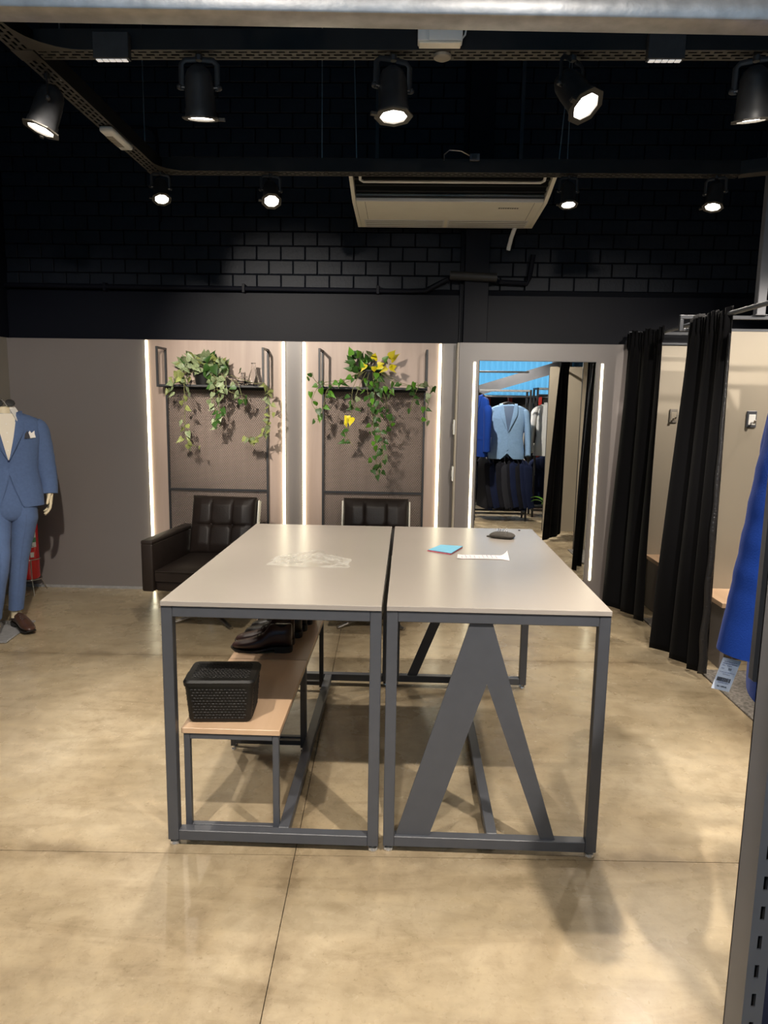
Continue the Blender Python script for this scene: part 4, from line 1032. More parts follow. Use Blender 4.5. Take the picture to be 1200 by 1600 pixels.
for A, hx, kn_ in ((AL, 0.082, Vector((0.035, 0.01, 0.47))), (AR, -0.082, Vector((-0.095, -0.15, 0.49)))):
    P = [Vector((hx, 0, 0.86)), Vector((hx*0.98, -0.005, 0.76)), kn_*0.5+Vector((hx, 0, 0.74))*0.5+Vector((0, 0, 0.02)), kn_, (kn_+Vector((A.x, A.y, 0.14)))*0.5, Vector((A.x, A.y+0.005, 0.135))]
    RR = [(0.084, 0.10), (0.086, 0.104), (0.074, 0.090), (0.060, 0.072), (0.053, 0.064), (0.048, 0.060)]
    pp, rr = [], []
    for k in range(31):
        t = k/30; pp.append(interp(P, t)); f = min(t*5, 5-1e-6); i = int(f); w = f-i
        rr.append(tuple((RR[i][q]*(1-w)+RR[i+1][q]*w)*(1+0.015*math.sin(k*1.3)) for q in (0, 1)))
    obj('trouser_leg', MB().rings([ell(p, r_[0], r_[1], 22) for p, r_ in zip(pp, rr)]), 'blue_suit', tr_, ang=60)
    obj('crease', MB().tube([p+Vector((0, -r_[1]-0.0005, 0)) for p, r_ in zip(pp[4:], rr[4:])], 0.0025, 5), 'blue_suit', tr_)
mr = Matrix.Translation((MX, MY, 0)) @ Matrix.Rotation(R(35), 4, 'Z')
def mshoe(A, lab, rz, mir_):
    heel = mr @ Vector((A.x - 0.01, A.y+0.05, 0.0)); shoe(lab, (heel.x, heel.y, 0.013), rz, 'brown_shoe', 0.95, mir_)
mshoe(AL, 'polished brown laced shoe of the mannequin, rear foot nearer the extinguisher', R(90+52), 1)
mshoe(AR, 'polished brown laced shoe of the mannequin, front foot outside the left edge', R(90+28), -1)
tag(obj('base_plate', MB().box(-0.33, -0.30, 0.0005, 0.17, 0.16, 0.012, 0.003), 'galvanised', loc=(MX-0.11, MY-0.02, 0), rot=(0, 0, R(6))), 'flat grey metal base plate under the mannequin shoes', 'base plate')
sg = thing('sunglasses', 'black sunglasses with a thin metal arm resting on the mannequin neck', 'sunglasses', (MX, MY, 1.507), R(35))
for s in (-1, 1):
    obj('lens', MB().lathe([(0.0001, 0), (1, 0), (0.9, 0.12), (0.0001, 0.2)], 20, Matrix.Translation((s*0.034, -0.052, 0.020)) @ Matrix.Rotation(R(70), 4, 'X') @ Matrix.Diagonal((0.030, 0.025, 0.02, 1))), 'black_plastic', sg)
    obj('temple_arm', MB().tube([(s*0.063, -0.050, 0.026), (s*0.060, 0.0, 0.016), (s*0.02, 0.045, 0.003)], 0.0018, 6), 'steel_rod', sg)
obj('bridge', MB().tube([(-0.010, -0.060, 0.026), (0, -0.064, 0.030), (0.010, -0.060, 0.026)], 0.002, 6), 'steel_rod', sg)
obj('clip', MB().tube([(-0.02, -0.062, 0.048), (0.004, -0.068, 0.020), (0.012, -0.064, 0.001), (0.03, -0.045, 0.002)], 0.0022, 6), 'chrome', sg)

# ================================================================== FIRE EXTINGUISHER
fe = thing('fire_extinguisher', 'red fire extinguisher with white and green label on a wire stand in the corner', 'fire extinguisher', (-3.025, 5.52, 0))
z0 = 0.125; r_ = 0.083
obj('cylinder', MB().lathe([(0.0001, z0), (r_*0.9, z0), (r_, z0+0.015), (r_, z0+0.43), (r_*0.93, z0+0.465), (r_*0.70, z0+0.492), (r_*0.36, z0+0.507), (0.024, z0+0.52), (0.0001, z0+0.52)], 32, cap=False), 'red_paint', fe)
def arc(name, a0, a1, za, zb, m, rr):
    return obj(name, MB().slab(lambda u, v, w: Vector(((rr+w)*math.sin(R(a0+(a1-a0)*u)), -(rr+w)*math.cos(R(a0+(a1-a0)*u)), za+(zb-za)*v)), 14, 2, 0.0008), m, fe)
arc('label', -75, 75, 0.385, 0.535, 'label_white', r_+0.0004)
arc('label_band', -75, 75, 0.425, 0.462, 'label_green', r_+0.0014)
arc('label_rule', -75, 75, 0.520, 0.528, 'ink', r_+0.0014)
for k, (m, a) in enumerate((('ink', -8), ('red_paint', 18), ('ink', 44))):
    arc('pictogram', a-9, a+9, 0.475, 0.510, m, r_+0.0014)
    arc('pictogram', a-3, a+6, 0.482, 0.503, 'label_white', r_+0.0024)
for k in range(3): arc('label_text', -10, 55, 0.431+0.010*k, 0.4345+0.010*k, 'label_white', r_+0.0024)
for k in range(4): arc('label_text', -60, 60-8*k, 0.392+0.008*k, 0.395+0.008*k, 'ink', r_+0.0014)
arc('lower_label', -20, 28, 0.295, 0.345, 'label_white', r_+0.0004)
for k in range(3): arc('label_text', -16, 20, 0.304+0.012*k, 0.308+0.012*k, 'red_paint', r_+0.0014)
arc('lower_label', 40, 58, 0.305, 0.345, 'label_white', r_+0.0004)
obj('valve', MB().cyl((0, 0, z0+0.515), (0, 0, z0+0.56), 0.018), 'steel_rod', fe)
obj('handle', MB().tube([(0, 0.0, z0+0.56), (0.05, -0.01, z0+0.575), (0.11, -0.015, z0+0.565)], [(0.012, 0.006)]*3, 8), 'rubber_black', fe)
obj('handle', MB().tube([(0, 0.0, z0+0.545), (0.05, -0.008, z0+0.548), (0.10, -0.012, z0+0.538)], [(0.010, 0.005)]*3, 8), 'rubber_black', fe)
obj('hose', MB().tube([(-0.01, 0, z0+0.54), (-0.07, -0.02, z0+0.52), (-0.105, -0.02, z0+0.42), (-0.098, -0.02, z0+0.2)], 0.010, 8), 'rubber_black', fe)
fst = thing('extinguisher_stand', 'thin wire floor stand holding the red extinguisher', 'stand', (-3.025, 5.52, 0))
for zz, rr in ((0.120, 0.092), (0.285, 0.0885)):
    obj('ring', MB().tube([(rr*math.cos(2*PI*k/32), rr*math.sin(2*PI*k/32), zz) for k in range(33)], 0.0035, 6), 'steel_rod', fst)
for a in (-50, 60, 180, 235):
    c, s_ = math.cos(R(a)), math.sin(R(a))
    obj('leg', MB().tube([(0.0885*c, 0.0885*s_, 0.285), (0.092*c, 0.092*s_, 0.12), (0.148*c, 0.148*s_, 0.0035)], 0.0035, 6), 'steel_rod', fst)
obj('cross_wire', MB().tube([(-0.092, 0, 0.120), (0.092, 0, 0.120)], 0.003, 6), 'steel_rod', fst)

# ================================================================== RACKS ON THE RIGHT (seen in the mirror)
rk = thing('clothing_rack', 'black steel clothes rack right of the viewer, mirrored behind the pale blue jacket', 'rack', (0, 0, 0))
rx0, rx1, ry = 0.93, 1.625, 1.56
def bar(p, q, r_, name, m='dark_graphite', par=rk): return obj(name, MB().tube([p, q], r_, 8), m, par)
for x in (rx0, rx1):
    for y in (ry-0.30, ry):
        obj('post', MB().box(x-0.013, y-0.013, 0.0, x+0.013, y+0.013, 1.76, 0.001), 'dark_graphite', rk)
    obj('side_bar', MB().box(x-0.012, ry-0.286, 0.09, x+0.012, ry-0.0135, 0.115, 0.001), 'dark_graphite', rk)
    obj('side_bar', MB().box(x-0.012, ry-0.286, 1.735, x+0.012, ry-0.0135, 1.7595, 0.001), 'dark_graphite', rk)
for y in (ry-0.30, ry):
    obj('top_bar', MB().box(rx0+0.0135, y-0.012, 1.735, rx1-0.0135, y+0.012, 1.7595, 0.001), 'galvanised', rk)
    obj('bottom_bar', MB().box(rx0+0.0135, y-0.012, 0.09, rx1-0.0135, y+0.012, 0.115, 0.001), 'dark_graphite', rk)
obj('hang_rail', MB().cyl((rx0+0.0135, ry, 1.665), (rx1-0.0135, ry, 1.665), 0.011), 'dark_graphite', rk)
obj('hang_rail', MB().cyl((rx0+0.0135, ry-0.14, 0.875), (rx1-0.0135, ry-0.14, 0.875), 0.011), 'dark_graphite', rk)
obj('rail_bracket', MB().box(rx0-0.01, ry-0.155, 0.862, rx0+0.012, ry-0.0, 0.886, 0.001), 'dark_graphite', rk)
obj('rail_bracket', MB().box(rx1-0.012, ry-0.155, 0.862, rx1+0.01, ry-0.0, 0.886, 0.001), 'dark_graphite', rk)
lj = thing('suit_jacket', 'pale sky blue jacket hung facing out on the rack, seen in the mirror', 'jacket', (1.335, ry+0.0, 0.845), PI)
jacket(lj, 'sky_cloth', H=0.73, S=0.98, flat=0.62, dark='sky_cloth', cut=0.08, shirt='lining_shade')
hanger(lj, 0.73, 0.085)
# royal blue jacket at the near edge, sleeve towards the camera
rj = thing('suit_jacket', 'royal blue jacket with a price tag on its cuff hanging at the right edge', 'jacket', (0.940, 1.74, 0.888), R(-116))
def sl_r(s):
    if s < 0: return ([(-0.17, 0, 0.635), (-0.20, 0.0, 0.59), (-0.205, 0.0, 0.44), (-0.205, 0.0, 0.30), (-0.205, 0.0, 0.18), (-0.205, 0.0, 0.068)], [(0.045, 0.045), (0.055, 0.06), (0.05, 0.06), (0.048, 0.055), (0.046, 0.05), (0.046, 0.05)])
    return ([(0.185, 0.0, 0.718), (0.226, -0.002, 0.668), (0.248, -0.026, 0.518), (0.260, -0.050, 0.378), (0.266, -0.070, 0.258), (0.270, -0.086, 0.146)],
            [(0.050, 0.050), (0.072, 0.074), (0.068, 0.072), (0.058, 0.062), (0.051, 0.054), (0.049, 0.050)])
jacket(rj, 'royal_cloth', H=0.80, S=0.82, flat=0.62, dark='navy_cloth', cut=0.03, sl=sl_r)
hanger(rj, 0.80, 0.02)
# price tag
pt = thing('price_tag', 'white price tag with barcode hanging below the royal blue cuff', 'price tag', (0.726, 1.530, 1.022), R(6))
mxt = Matrix.Diagonal((0.86, 0.86, 0.86, 1)) @ Matrix.Rotation(R(14), 4, 'Y') @ Matrix.Rotation(R(4), 4, 'X')
def tg(x0, z0_, x1, z1_, m, name, d=0.0):
    return obj(name, MB().box(x0, -0.0006-d, z0_, x1, 0.0-d, z1_, mx=mxt), m, pt, smooth=False)
tg(-0.025, -0.088, 0.025, 0.0, 'tag_paper', 'card')
def tline(z_, x0, x1, h=0.0014):
    x = x0
    while x < x1:
        l = rb.uniform(0.002, 0.006); tgb.box(x, -0.0013, z_, min(x+l, x1), -0.0007, z_+h, mx=mxt); x += l+0.0012
tgb = MB()
tline(-0.010, -0.018, 0.018); tline(-0.0155, -0.020, 0.020, 0.002); tline(-0.0205, -0.020, -0.012); tline(-0.0205, -0.006, 0.006); tline(-0.029, -0.019, -0.012)
tline(-0.0385, -0.021, 0.021, 0.0008); tline(-0.044, -0.010, 0.010, 0.0009); tline(-0.068, -0.014, 0.014)
o = obj('printed_text', tgb, 'ink_blue', pt, smooth=False); o['kind'] = 'stuff'
tgb = MB(); x = -0.020
while x < 0.018:
    w_ = rb.choice([0.0006, 0.0009, 0.0015]); tgb.box(x, -0.0013, -0.064, x+w_, -0.0007, -0.053, mx=mxt); x += w_ + rb.choice([0.0006, 0.001, 0.0016])
o = obj('barcode', tgb, 'ink', pt, smooth=False); o['kind'] = 'stuff'
face = mxt @ Matrix.Translation((0, -0.0010, 0)) @ Matrix.Rotation(R(90), 4, 'X')
text('50', 0.009, 'ink', 'size_number', pt, mxt @ Matrix.Translation((0.004, -0.0010, -0.031)) @ Matrix.Rotation(R(90), 4, 'X'))
text('R$ 1.099,90', 0.0055, 'ink', 'price', pt, mxt @ Matrix.Translation((0.0, -0.0010, -0.0795)) @ Matrix.Rotation(R(90), 4, 'X'))
obj('tie', MB().tube([(0.0, 0.0, -0.003), (0.004, 0.012, 0.02)], 0.0007, 4), 'label_white', pt)
# row of dark jackets on the lower rail, each seen from the side
dj0 = thing('suit_jacket', 'x', 'jacket', (0, 0, 0), 0, 'dark jackets on the lower rail of the black rack')
jacket(dj0, 'charcoal_cloth', H=0.70, S=0.92, flat=0.20, lapel=True, cut=0.05)
hanger(dj0, 0.70, 0.03)
obj('size_tag', MB().box(0.0, -0.018, 0.735, 0.004, 0.018, 0.765), 'tag_green', dj0)
ords = ['first', 'second', 'third', 'fourth', 'fifth', 'sixth', 'seventh', 'eighth', 'ninth', 'tenth', 'eleventh']
for k in range(10):
    d = dj0 if k == 0 else copy_tree(dj0)
    d.location = (1.05 + 0.055*k, ry-0.14, 0.158 + rnd.uniform(-0.012, 0.012)); d.rotation_euler = (0, 0, R(72+rnd.uniform(-6, 6)))
    d['label'] = 'dark jacket on the low rail of the black rack, %s from the royal blue jacket' % ords[k]
    if k in (2, 6):
        for ch in d.children:
            if ch.name.startswith('size_tag'): ch.data = ch.data.copy(); ch.data.materials[0] = M['tag_red']
    if k in (1, 4, 6, 8, 9):
        for ch in d.children:
            if ch.name.split('.')[0] in ('torso', 'sleeve', 'lapel', 'collar'): ch.data = ch.data.copy(); ch.data.materials[0] = M['navy_cloth' if k != 4 else 'grey_cloth']
# navy garment low at the right edge of the picture
ng = thing('suit_trousers', 'dark navy trousers folded over a hanger low at the right edge', 'trousers', (0.668, 1.10, 0.0), R(8))
def leg(dx):
    def f(u, v, w):
        return Vector((dx + (u-0.5)*0.17*(1+0.15*(1-v)) , 0.018*math.sin(u*PI)-0.01*math.sin(3*u+4*v) - w, 0.32+0.60*v))
    return f
obj('leg', MB().slab(leg(0.03), 10, 12, 0.012), 'navy_cloth', ng); obj('leg', MB().slab(lambda u, v, w: leg(0.05)(u, v, w)+Vector((0, 0.03, 0.0)), 10, 12, 0.012), 'navy_cloth', ng)
obj('hanger_bar', MB().tube([(-0.06, 0.008, 0.925), (0.16, 0.008, 0.925)], 0.006, 8), 'hanger_black', ng)
obj('hanger_hook', MB().tube([(0.05, 0.008, 0.93), (0.05, 0.008, 1.0), (0.05, 0.03, 1.03), (0.05, 0.05, 1.005)], 0.003, 6), 'steel_rod', ng)
# second rack further right with a pale jacket over navy ones
rk2 = thing('clothing_rack', 'second black clothes rack in the mirror with the pale grey jacket', 'rack', (0, 0, 0))
for x in (1.78, 2.62):
    for y in (0.90, 1.20):
        obj('post', MB().box(x-0.013, y-0.013, 0.0, x+0.013, y+0.013, 1.80, 0.001), 'dark_graphite', rk2)
    obj('side_bar', MB().box(x-0.012, 0.914, 0.09, x+0.012, 1.1865, 0.115, 0.001), 'dark_graphite', rk2)
    obj('side_bar', MB().box(x-0.012, 0.914, 1.775, x+0.012, 1.1865, 1.7995, 0.001), 'dark_graphite', rk2)
for y in (0.90, 1.20):
    obj('top_bar', MB().box(1.7935, y-0.012, 1.775, 2.6065, y+0.012, 1.7995, 0.001), 'galvanised', rk2)
    obj('bottom_bar', MB().box(1.7935, y-0.012, 0.09, 2.6065, y+0.012, 0.115, 0.001), 'dark_graphite', rk2)
obj('hang_rail', MB().cyl((1.7935, 1.2, 1.70), (2.6065, 1.2, 1.70), 0.011), 'dark_graphite', rk2)
obj('hang_rail', MB().cyl((1.7935, 1.05, 0.90), (2.6065, 1.05, 0.90), 0.011), 'dark_graphite', rk2)
pj = thing('suit_jacket', 'pale grey jacket hung facing out on the second rack, seen in the mirror', 'jacket', (1.985, 1.20, 0.87), PI)
jacket(pj, 'pale_cloth', H=0.73, S=0.95, flat=0.62, dark='pale_cloth', cut=0.08, shirt='lining_shade'); hanger(pj, 0.73, 0.10)
nj = thing('suit_jacket', 'navy jacket hung under the pale grey one on the second rack', 'jacket', (1.985, 1.05, 0.17), PI)
jacket(nj, 'navy_cloth', H=0.69, S=0.92, flat=0.55, dark='charcoal_cloth', cut=0.08); hanger(nj, 0.69, 0.04)
# leafy plant beside it
fp = thing('potted_plant', 'small floor plant with long bright green leaves by the end partition, seen in the mirror', 'plant', (1.93, 1.86, 0))
obj('pot', MB().lathe([(0.0001, 0.001), (0.09, 0.001), (0.12, 0.20), (0.13, 0.20), (0.13, 0.22), (0.115, 0.22), (0.11, 0.19), (0.0001, 0.19)], 20, cap=False), 'pale_cloth', fp)
for k in range(9):
    a = 2*PI*k/9+0.3; l = 0.30+0.05*(k % 3)
    def lf(u, v):
        w = 0.035*math.sin(PI*min(1, u*0.95+0.05)); rr = 0.03+l*u*0.75; zz = 0.19+l*u*(1.1-0.75*u)
        return Vector((rr*math.cos(a)-(v-0.5)*2*w*math.sin(a), rr*math.sin(a)+(v-0.5)*2*w*math.cos(a), zz+abs(v-0.5)*0.02))
    obj('leaf', MB().grid(lf, 10, 2), 'leaf_fresh', fp)
# street side shelving with red posts
su = thing('shelf_unit', 'dark wall shelving with red posts far behind the viewer, seen in the mirror', 'shelf', (0, YF+0.001, 0))
obj('back_board', MB().box(0.6, 0.0, 0.0, 3.0, 0.02, 1.70), 'dark_shelf', su)
for x in (0.75, 1.56, 1.98, 2.55):
    obj('post', MB().box(x-0.045, 0.021, 0.0, x+0.045, 0.11, 1.72, 0.002), 'red_post', su)
for zz in (0.35, 0.80, 1.18, 1.50):
    obj('shelf_board', MB().box(0.6, 0.111, zz, 3.0, 0.42, zz+0.025, 0.002), 'label_white' if zz in (0.80, 1.18) else 'dark_shelf', su)
for x, z_, h in ((0.95, 1.207, 0.14), (1.3, 0.827, 0.16), (2.2, 0.827, 0.20), (2.28, 1.207, 0.12), (1.75, 0.827, 0.1)):
    tag(obj('folded_shirts', MB().box(x-0.13, 0.13, z_, x+0.13, 0.40, z_+h, 0.02, 2), 'shirt_collar', loc=(0, YF+0.001, 0)), 'folded pale shirts on the red posted shelving at %s' % {0.95: 'its upper left', 1.3: 'its lower left', 2.2: 'its lower right', 2.28: 'its upper right', 1.75: 'its lower middle'}[x], 'shirts')
sb = thing('sloping_beam', 'grey sloping steel beam under the blue sheet, seen in the mirror', 'beam', (0, -2.45, 0))
obj('web', MB().prism([(0.4, 1.45), (3.03, 2.25), (3.03, 2.45), (0.4, 1.62)], lambda u, v, w: Vector((u, w, v)), 0.06), 'upright_grey', sb, smooth=False)
obj('flange', MB().prism([(0.4, 1.44), (3.03, 2.24), (3.03, 2.25), (0.4, 1.45)], lambda u, v, w: Vector((u, w-0.04, v)), 0.14), 'upright_grey', sb, smooth=False)

# ================================================================== CEILING GEAR
K = 0.9385                                    # trays hang at one height
def kx(p): return Vector((p[0]*K, p[1]*K, HCAM+(p[2]-HCAM)*K))
ZT = 2.925
def tray(label, p, q, w=0.085, h=0.075):
    """perforated cable tray from p to q (z = underside)"""
    p, q = Vector(p), Vector(q); L = (q-p).length; a = math.atan2(q.y-p.y, q.x-p.x)
    t = thing('cable_tray', label, 'cable tray', p, a)
    mb = MB(); th = 0.0015
    rows = [(-w/2, -w/2+0.014), (-w/2+0.024, -0.006), (0.006, w/2-0.024), (w/2-0.014, w/2)]
    for r0_, r1_ in rows: mb.box(0, r0_, 0, L, r1_, th)
    n = int(L/0.05)
    for k in range(n+1):
        x = k*L/n
        for r0_, r1_, o_ in ((-w/2+0.014, -w/2+0.024, 0), (-0.006, 0.006, 0.025), (w/2-0.024, w/2-0.014, 0)):
            xa = max(0, x+o_-0.008); xb = min(L, x+o_+0.008)
            if xb > xa: mb.box(xa, r0_, 0, xb, r1_, th)
    obj('perforated_bottom', mb, 'tray_under_lit', t, smooth=False)
    for s in (-1, 1):
        obj('side_wall', MB().box(0, s*w/2-(th if s > 0 else 0), th, L, s*w/2+(th if s < 0 else 0), h), 'tray_side', t, smooth=False)
        obj('lip', MB().box(0, s*(w/2-0.006)-0.006, h+0.0002, L, s*(w/2-0.006)+0.006, h+0.002), 'tray_side', t, smooth=False)
    return t
XT = -1.555; YN, YFAR = 3.06, 4.55; XTR = 1.98
tray('black perforated cable tray across the front carrying four spotlights', (XT+0.05, YN, ZT), (2.6, YN, ZT))
tray('black perforated cable tray running back along the left side', (XT, 1.6, ZT), (XT, YFAR+0.04, ZT))
tray('black cable tray across the back in front of the brick wall', (XT+0.05, YFAR, ZT), (XTR-0.05, YFAR, ZT))
# corner pieces
def corner(label, x, y, sx, sy, r_=0.20):
    t = thing('tray_corner', label, 'tray corner', (x, y, ZT-0.0015))
    P = [(sx*0.0425, sy*r_*1.0), (sx*0.0425, sy*0.0425)] ; 
    P = [(0.0425*sx, r_*sy)] + [(sx*(0.0425+(r_-0.0425)*(1-math.cos(R(k*15)))), sy*(r_-(r_-0.0425)*math.sin(R(k*15)))) for k in range(1, 6)] + [(r_*sx, 0.0425*sy), (0.0425*sx, 0.0425*sy)]
    obj('fillet_plate', MB().prism(P, lambda u, v, w: Vector((u, v, w)), 0.0015), 'tray_under_lit', t, smooth=False)
    obj('cover_plate', MB().box(-0.0435, -0.0435, -0.0012, 0.0435, 0.0435, -0.0002), 'tray_under_lit', t, smooth=False)
corner('flat corner plate where left tray meets the front tray', XT, YN, 1, -1, 0.26)
corner('flat corner plate where left tray meets the back tray', XT, YFAR, 1, -1, 0.22)
r3 = thing('cable_tray', 'short angled black tray from the back tray towards the right wall', 'cable tray', (XTR-0.05, YFAR, ZT), R(-24))
mb = MB(); mb.box(0, -0.042, 0, 1.1, 0.042, 0.0015); obj('tray_bottom', mb, 'tray_under_lit', r3)
for s in (-1, 1): obj('side_wall', MB().box(0, s*0.041-0.001, 0.0016, 1.1, s*0.041+0.001, 0.075), 'tray_side', r3)
# suspension rods
for i, (x, y, lab) in enumerate(((-1.53, 4.30, 'thin suspension rod of the left tray near the back corner'), (-0.545, YFAR, 'thin suspension rod of the back tray left of the air conditioner'), (-0.335, YFAR+0.02, 'thin suspension rod just left over the air conditioner'),
        (0.92, YFAR, 'thin suspension rod of the back tray right of the air conditioner'), (0.87, YFAR+0.03, 'slanting thin wire beside the right suspension rod'), (-1.53, 3.30, 'thin suspension rod of the left tray near the front corner'))):
    t = thing('suspension_rod', lab, 'rod', (x, y, ZT))
    dx = 0.10 if i == 4 else (-0.05 if i == 2 else 0)
    obj('rod', MB().cyl((0, 0, 0.002), (dx, 0, ZC-ZT-0.001), 0.0035, n=6), 'steel_rod', t)
    obj('nut', MB().cyl((0, 0, 0.003), (0, 0, 0.022), 0.010, n=6), 'steel_rod', t)

def spotlight(label, top, aim, S=1.0, watt=1.0, size=52):
    """PAR can hung by a yoke at 'top', lamp axis along aim"""
    t = thing('track_spotlight', label, 'spotlight', top)
    a = Vector(aim).normalized()
    side = a.cross(Vector((0, 0, 1)))
    side = side.normalized() if side.length > 0.05 else Vector((1, 0, 0))
    piv = Vector((0, 0, -0.115*S))
    q = Matrix.Translation(piv) @ Matrix((side, a.cross(side).normalized() * 1.0, a)).transposed().to_4x4()
    Z = lambda z_: z_*S
    c = obj('can', MB().lathe([(0.0001, Z(-0.082)), (0.022*S, Z(-0.078)), (0.044*S, Z(-0.060)), (0.054*S, Z(-0.036)), (0.056*S, Z(-0.005)), (0.058*S, Z(0.0)), (0.060*S, Z(0.075)), (0.063*S, Z(0.080)), (0.063*S, Z(0.108)), (0.057*S, Z(0.108)), (0.055*S, Z(0.08)), (0.05*S, Z(0.06)), (0.0001, Z(0.055))], 24, q, cap=False), 'can_black', t)
    # octagonal gel frame
    oc = [(0.078*S*math.cos(PI/8+k*PI/4), 0.078*S*math.sin(PI/8+k*PI/4)) for k in range(8)]
    ic = [(0.055*S*math.cos(PI/8+k*PI/4), 0.055*S*math.sin(PI/8+k*PI/4)) for k in range(8)]
    mb = MB()
    rs = [[q @ Vector((x, y, z_)) for x, y in ring] for ring, z_ in ((oc, 0.1085*S), (oc, 0.114*S), (ic, 0.114*S), (ic, 0.1085*S), (oc, 0.1085*S))]
    mb.rings(rs, cap=False); obj('gel_frame', mb, 'flange_black', t, smooth=False)
    obj('frame_clip', MB().box(0.070*S, -0.008*S, 0.106*S, 0.096*S, 0.008*S, 0.118*S, 0.001, mx=q), 'flange_black', t)
    obj('lamp_lens', MB().lathe([(0.0001, Z(0.078)), (0.030*S, Z(0.080)), (0.0530*S, Z(0.096)), (0.0540*S, Z(0.106)), (0.0001, Z(0.100))], 24, q, cap=False), 'lamp_glow', t)
    # yoke: strap from the tray down both sides
    yk = []
    for s in (-1, 1):
        e = piv + side*(s*0.071*S)
        obj('yoke_arm', MB().tube([Vector((0, 0, -0.012*S)) + side*(s*0.012*S), Vector((0, 0, -0.014*S)) + side*(s*0.055*S), Vector((0, 0, -0.030*S)) + side*(s*0.071*S), e + Vector((0, 0, -0.012*S))], [(0.0025*S+0.001, 0.011*S)]*4, 8), 'can_black', t)
        kb = obj('knob', MB().lathe([(0.0001, 0), (0.011*S, 0), (0.012*S, 0.008*S), (0.007*S, 0.016*S), (0.0001, 0.017*S)], 12, Matrix.Translation(e + side*(s*0.002)) @ (Vector((0, 0, 1)).rotation_difference(side*s).to_matrix().to_4x4())), 'can_black', t)
        obj('pin', MB().cyl(piv + side*(s*0.055*S), e, 0.005*S, n=8), 'steel_rod', t)
    obj('hook_clamp', MB().cyl((0, 0, -0.016*S), (0, 0, 0.004), 0.014*S), 'can_black', t)
    ld = bpy.data.lights.new('spot_beam', 'SPOT'); ld.energy = SPOT_W*watt; ld.color = SPOT_COL; ld.spot_size = R(size); ld.spot_blend = 0.8
    ld.shadow_soft_size = 0.026*S
    lo = bpy.data.objects.new('spot_beam', ld); C.objects.link(lo); lo.parent = t
    lo.location = piv + a*(0.118*S); lo.rotation_euler = (-a).to_track_quat('Z', 'Y').to_euler()
    return t
ZS = ZT-0.005
def aimat(p, tgt): return (Vector(tgt)-Vector(p))
def spot(label, p, tgt, **k): return spotlight(label, p, aimat(Vector(p)-Vector((0, 0, 0.115)), tgt), **k)
spot('track spotlight at the left tray tilted out to the left', (-1.56, 3.23, ZS), (-2.02, 3.02, 1.3), watt=1.2, size=95)
spot('track spotlight at the left of the front tray aimed at the plants', (-0.86, YN, ZS), (-0.88, 3.36, 1.4), watt=0.9, size=115)
spot('track spotlight at the middle of the front tray over the tables', (-0.085, YN, ZS), (0.0, 2.85, 0.9), watt=0.32, size=80)
spot('track spotlight at the right of the front tray tilted to the right', (0.62, YN, ZS), (1.35, 2.25, 1.5), watt=2.2, size=85)
spot('track spotlight at the far right of the front tray', (1.33, YN, ZS), (1.44, 3.34, 1.5), watt=1.0, size=80)
spot('small track spotlight at the left end of the back tray', (-1.525, YFAR-0.02, ZS), (-1.0, 3.45, 0.42), S=0.75, watt=1.0, size=42)
spot('small bright track spotlight on the back tray right of the corner', (-0.857, YFAR, ZS), (-0.62, 3.7, 1.5), S=0.8, watt=0.45, size=80)
spot('small track spotlight on the back tray right of the air conditioner', (0.935, YFAR, ZS), (0.95, 4.1, 0.9), S=0.75, watt=0.6, size=85)
spot('small track spotlight at the right end of the back tray', (1.80, YFAR-0.01, ZS), (1.55, 4.2, 1.5), S=0.8, watt=0.8, size=85)
# a second tray of spots over the viewer (outside the picture)
tray('black cable tray over the viewer outside the picture', (XT+0.05, 0.9, ZT), (2.6, 0.9, ZT))
spot('track spotlight over the viewer at the left', (-1.1, 0.9, ZS), (-1.35, 1.8, 0.0), watt=1.85, size=85)
spot('added unseen spotlight over the viewer washing the taupe wall on the left', (-0.6, 0.9, ZS), (-2.7, 5.7, 1.0), watt=4.2, size=40)  # wall washer added out of view to brighten the left panelling
spot('added unseen spotlight over the viewer washing the dressing mirror bay', (1.4, 0.9, ZS), (1.3, 5.6, 1.2), watt=4.0, size=40)  # second added wall washer, out of view, lifts the mirror bay
spot('track spotlight over the viewer in the middle', (-0.1, 0.9, ZS), (-0.1, 1.7, 0.0), watt=0.8, size=80)
spot('track spotlight over the viewer at the right', (1.0, 0.9, ZS), (0.95, 1.8, 0.0), watt=2.6, size=85)
spot('track spotlight over the viewer aimed at the yellowing plant', (0.45, 0.9, ZS), (-0.1, 5.7, 1.5), watt=1.0, size=34)
tray('black cable tray far behind the viewer outside the picture', (-1.6, -1.1, ZT), (2.6, -1.1, ZT))
spot('track spotlight behind the viewer aimed at the header on the left', (-0.7, -1.1, ZS), (-0.3, 0.9, 1.7), watt=0.35, size=90)
spot('track spotlight behind the viewer aimed at the slotted upright', (0.3, -1.1, ZS), (0.5, 0.9, 1.4), watt=0.4, size=80)
spot('track spotlight behind the viewer over the second rack', (1.9, -1.1, ZS), (1.9, -2.9, 1.2), watt=1.2, size=85)
tray('black cable tray along the far right over the fitting rooms', (2.78, 1.6, ZT), (2.78, 4.6, ZT))
spot('track spotlight over the fitting rooms aimed at their back wall', (2.78, 4.3, ZS), (2.15, 5.58, 1.1), watt=1.3, size=70)
spot('track spotlight over the fitting rooms aimed at the middle partition', (2.78, 3.2, ZS), (2.1, 4.55, 1.1), watt=1.3, size=70)
spot('track spotlight at the left tray outside the picture aimed at the plants', (-1.57, 2.2, ZS), (-0.95, 5.7, 1.72), watt=4.2, size=40)
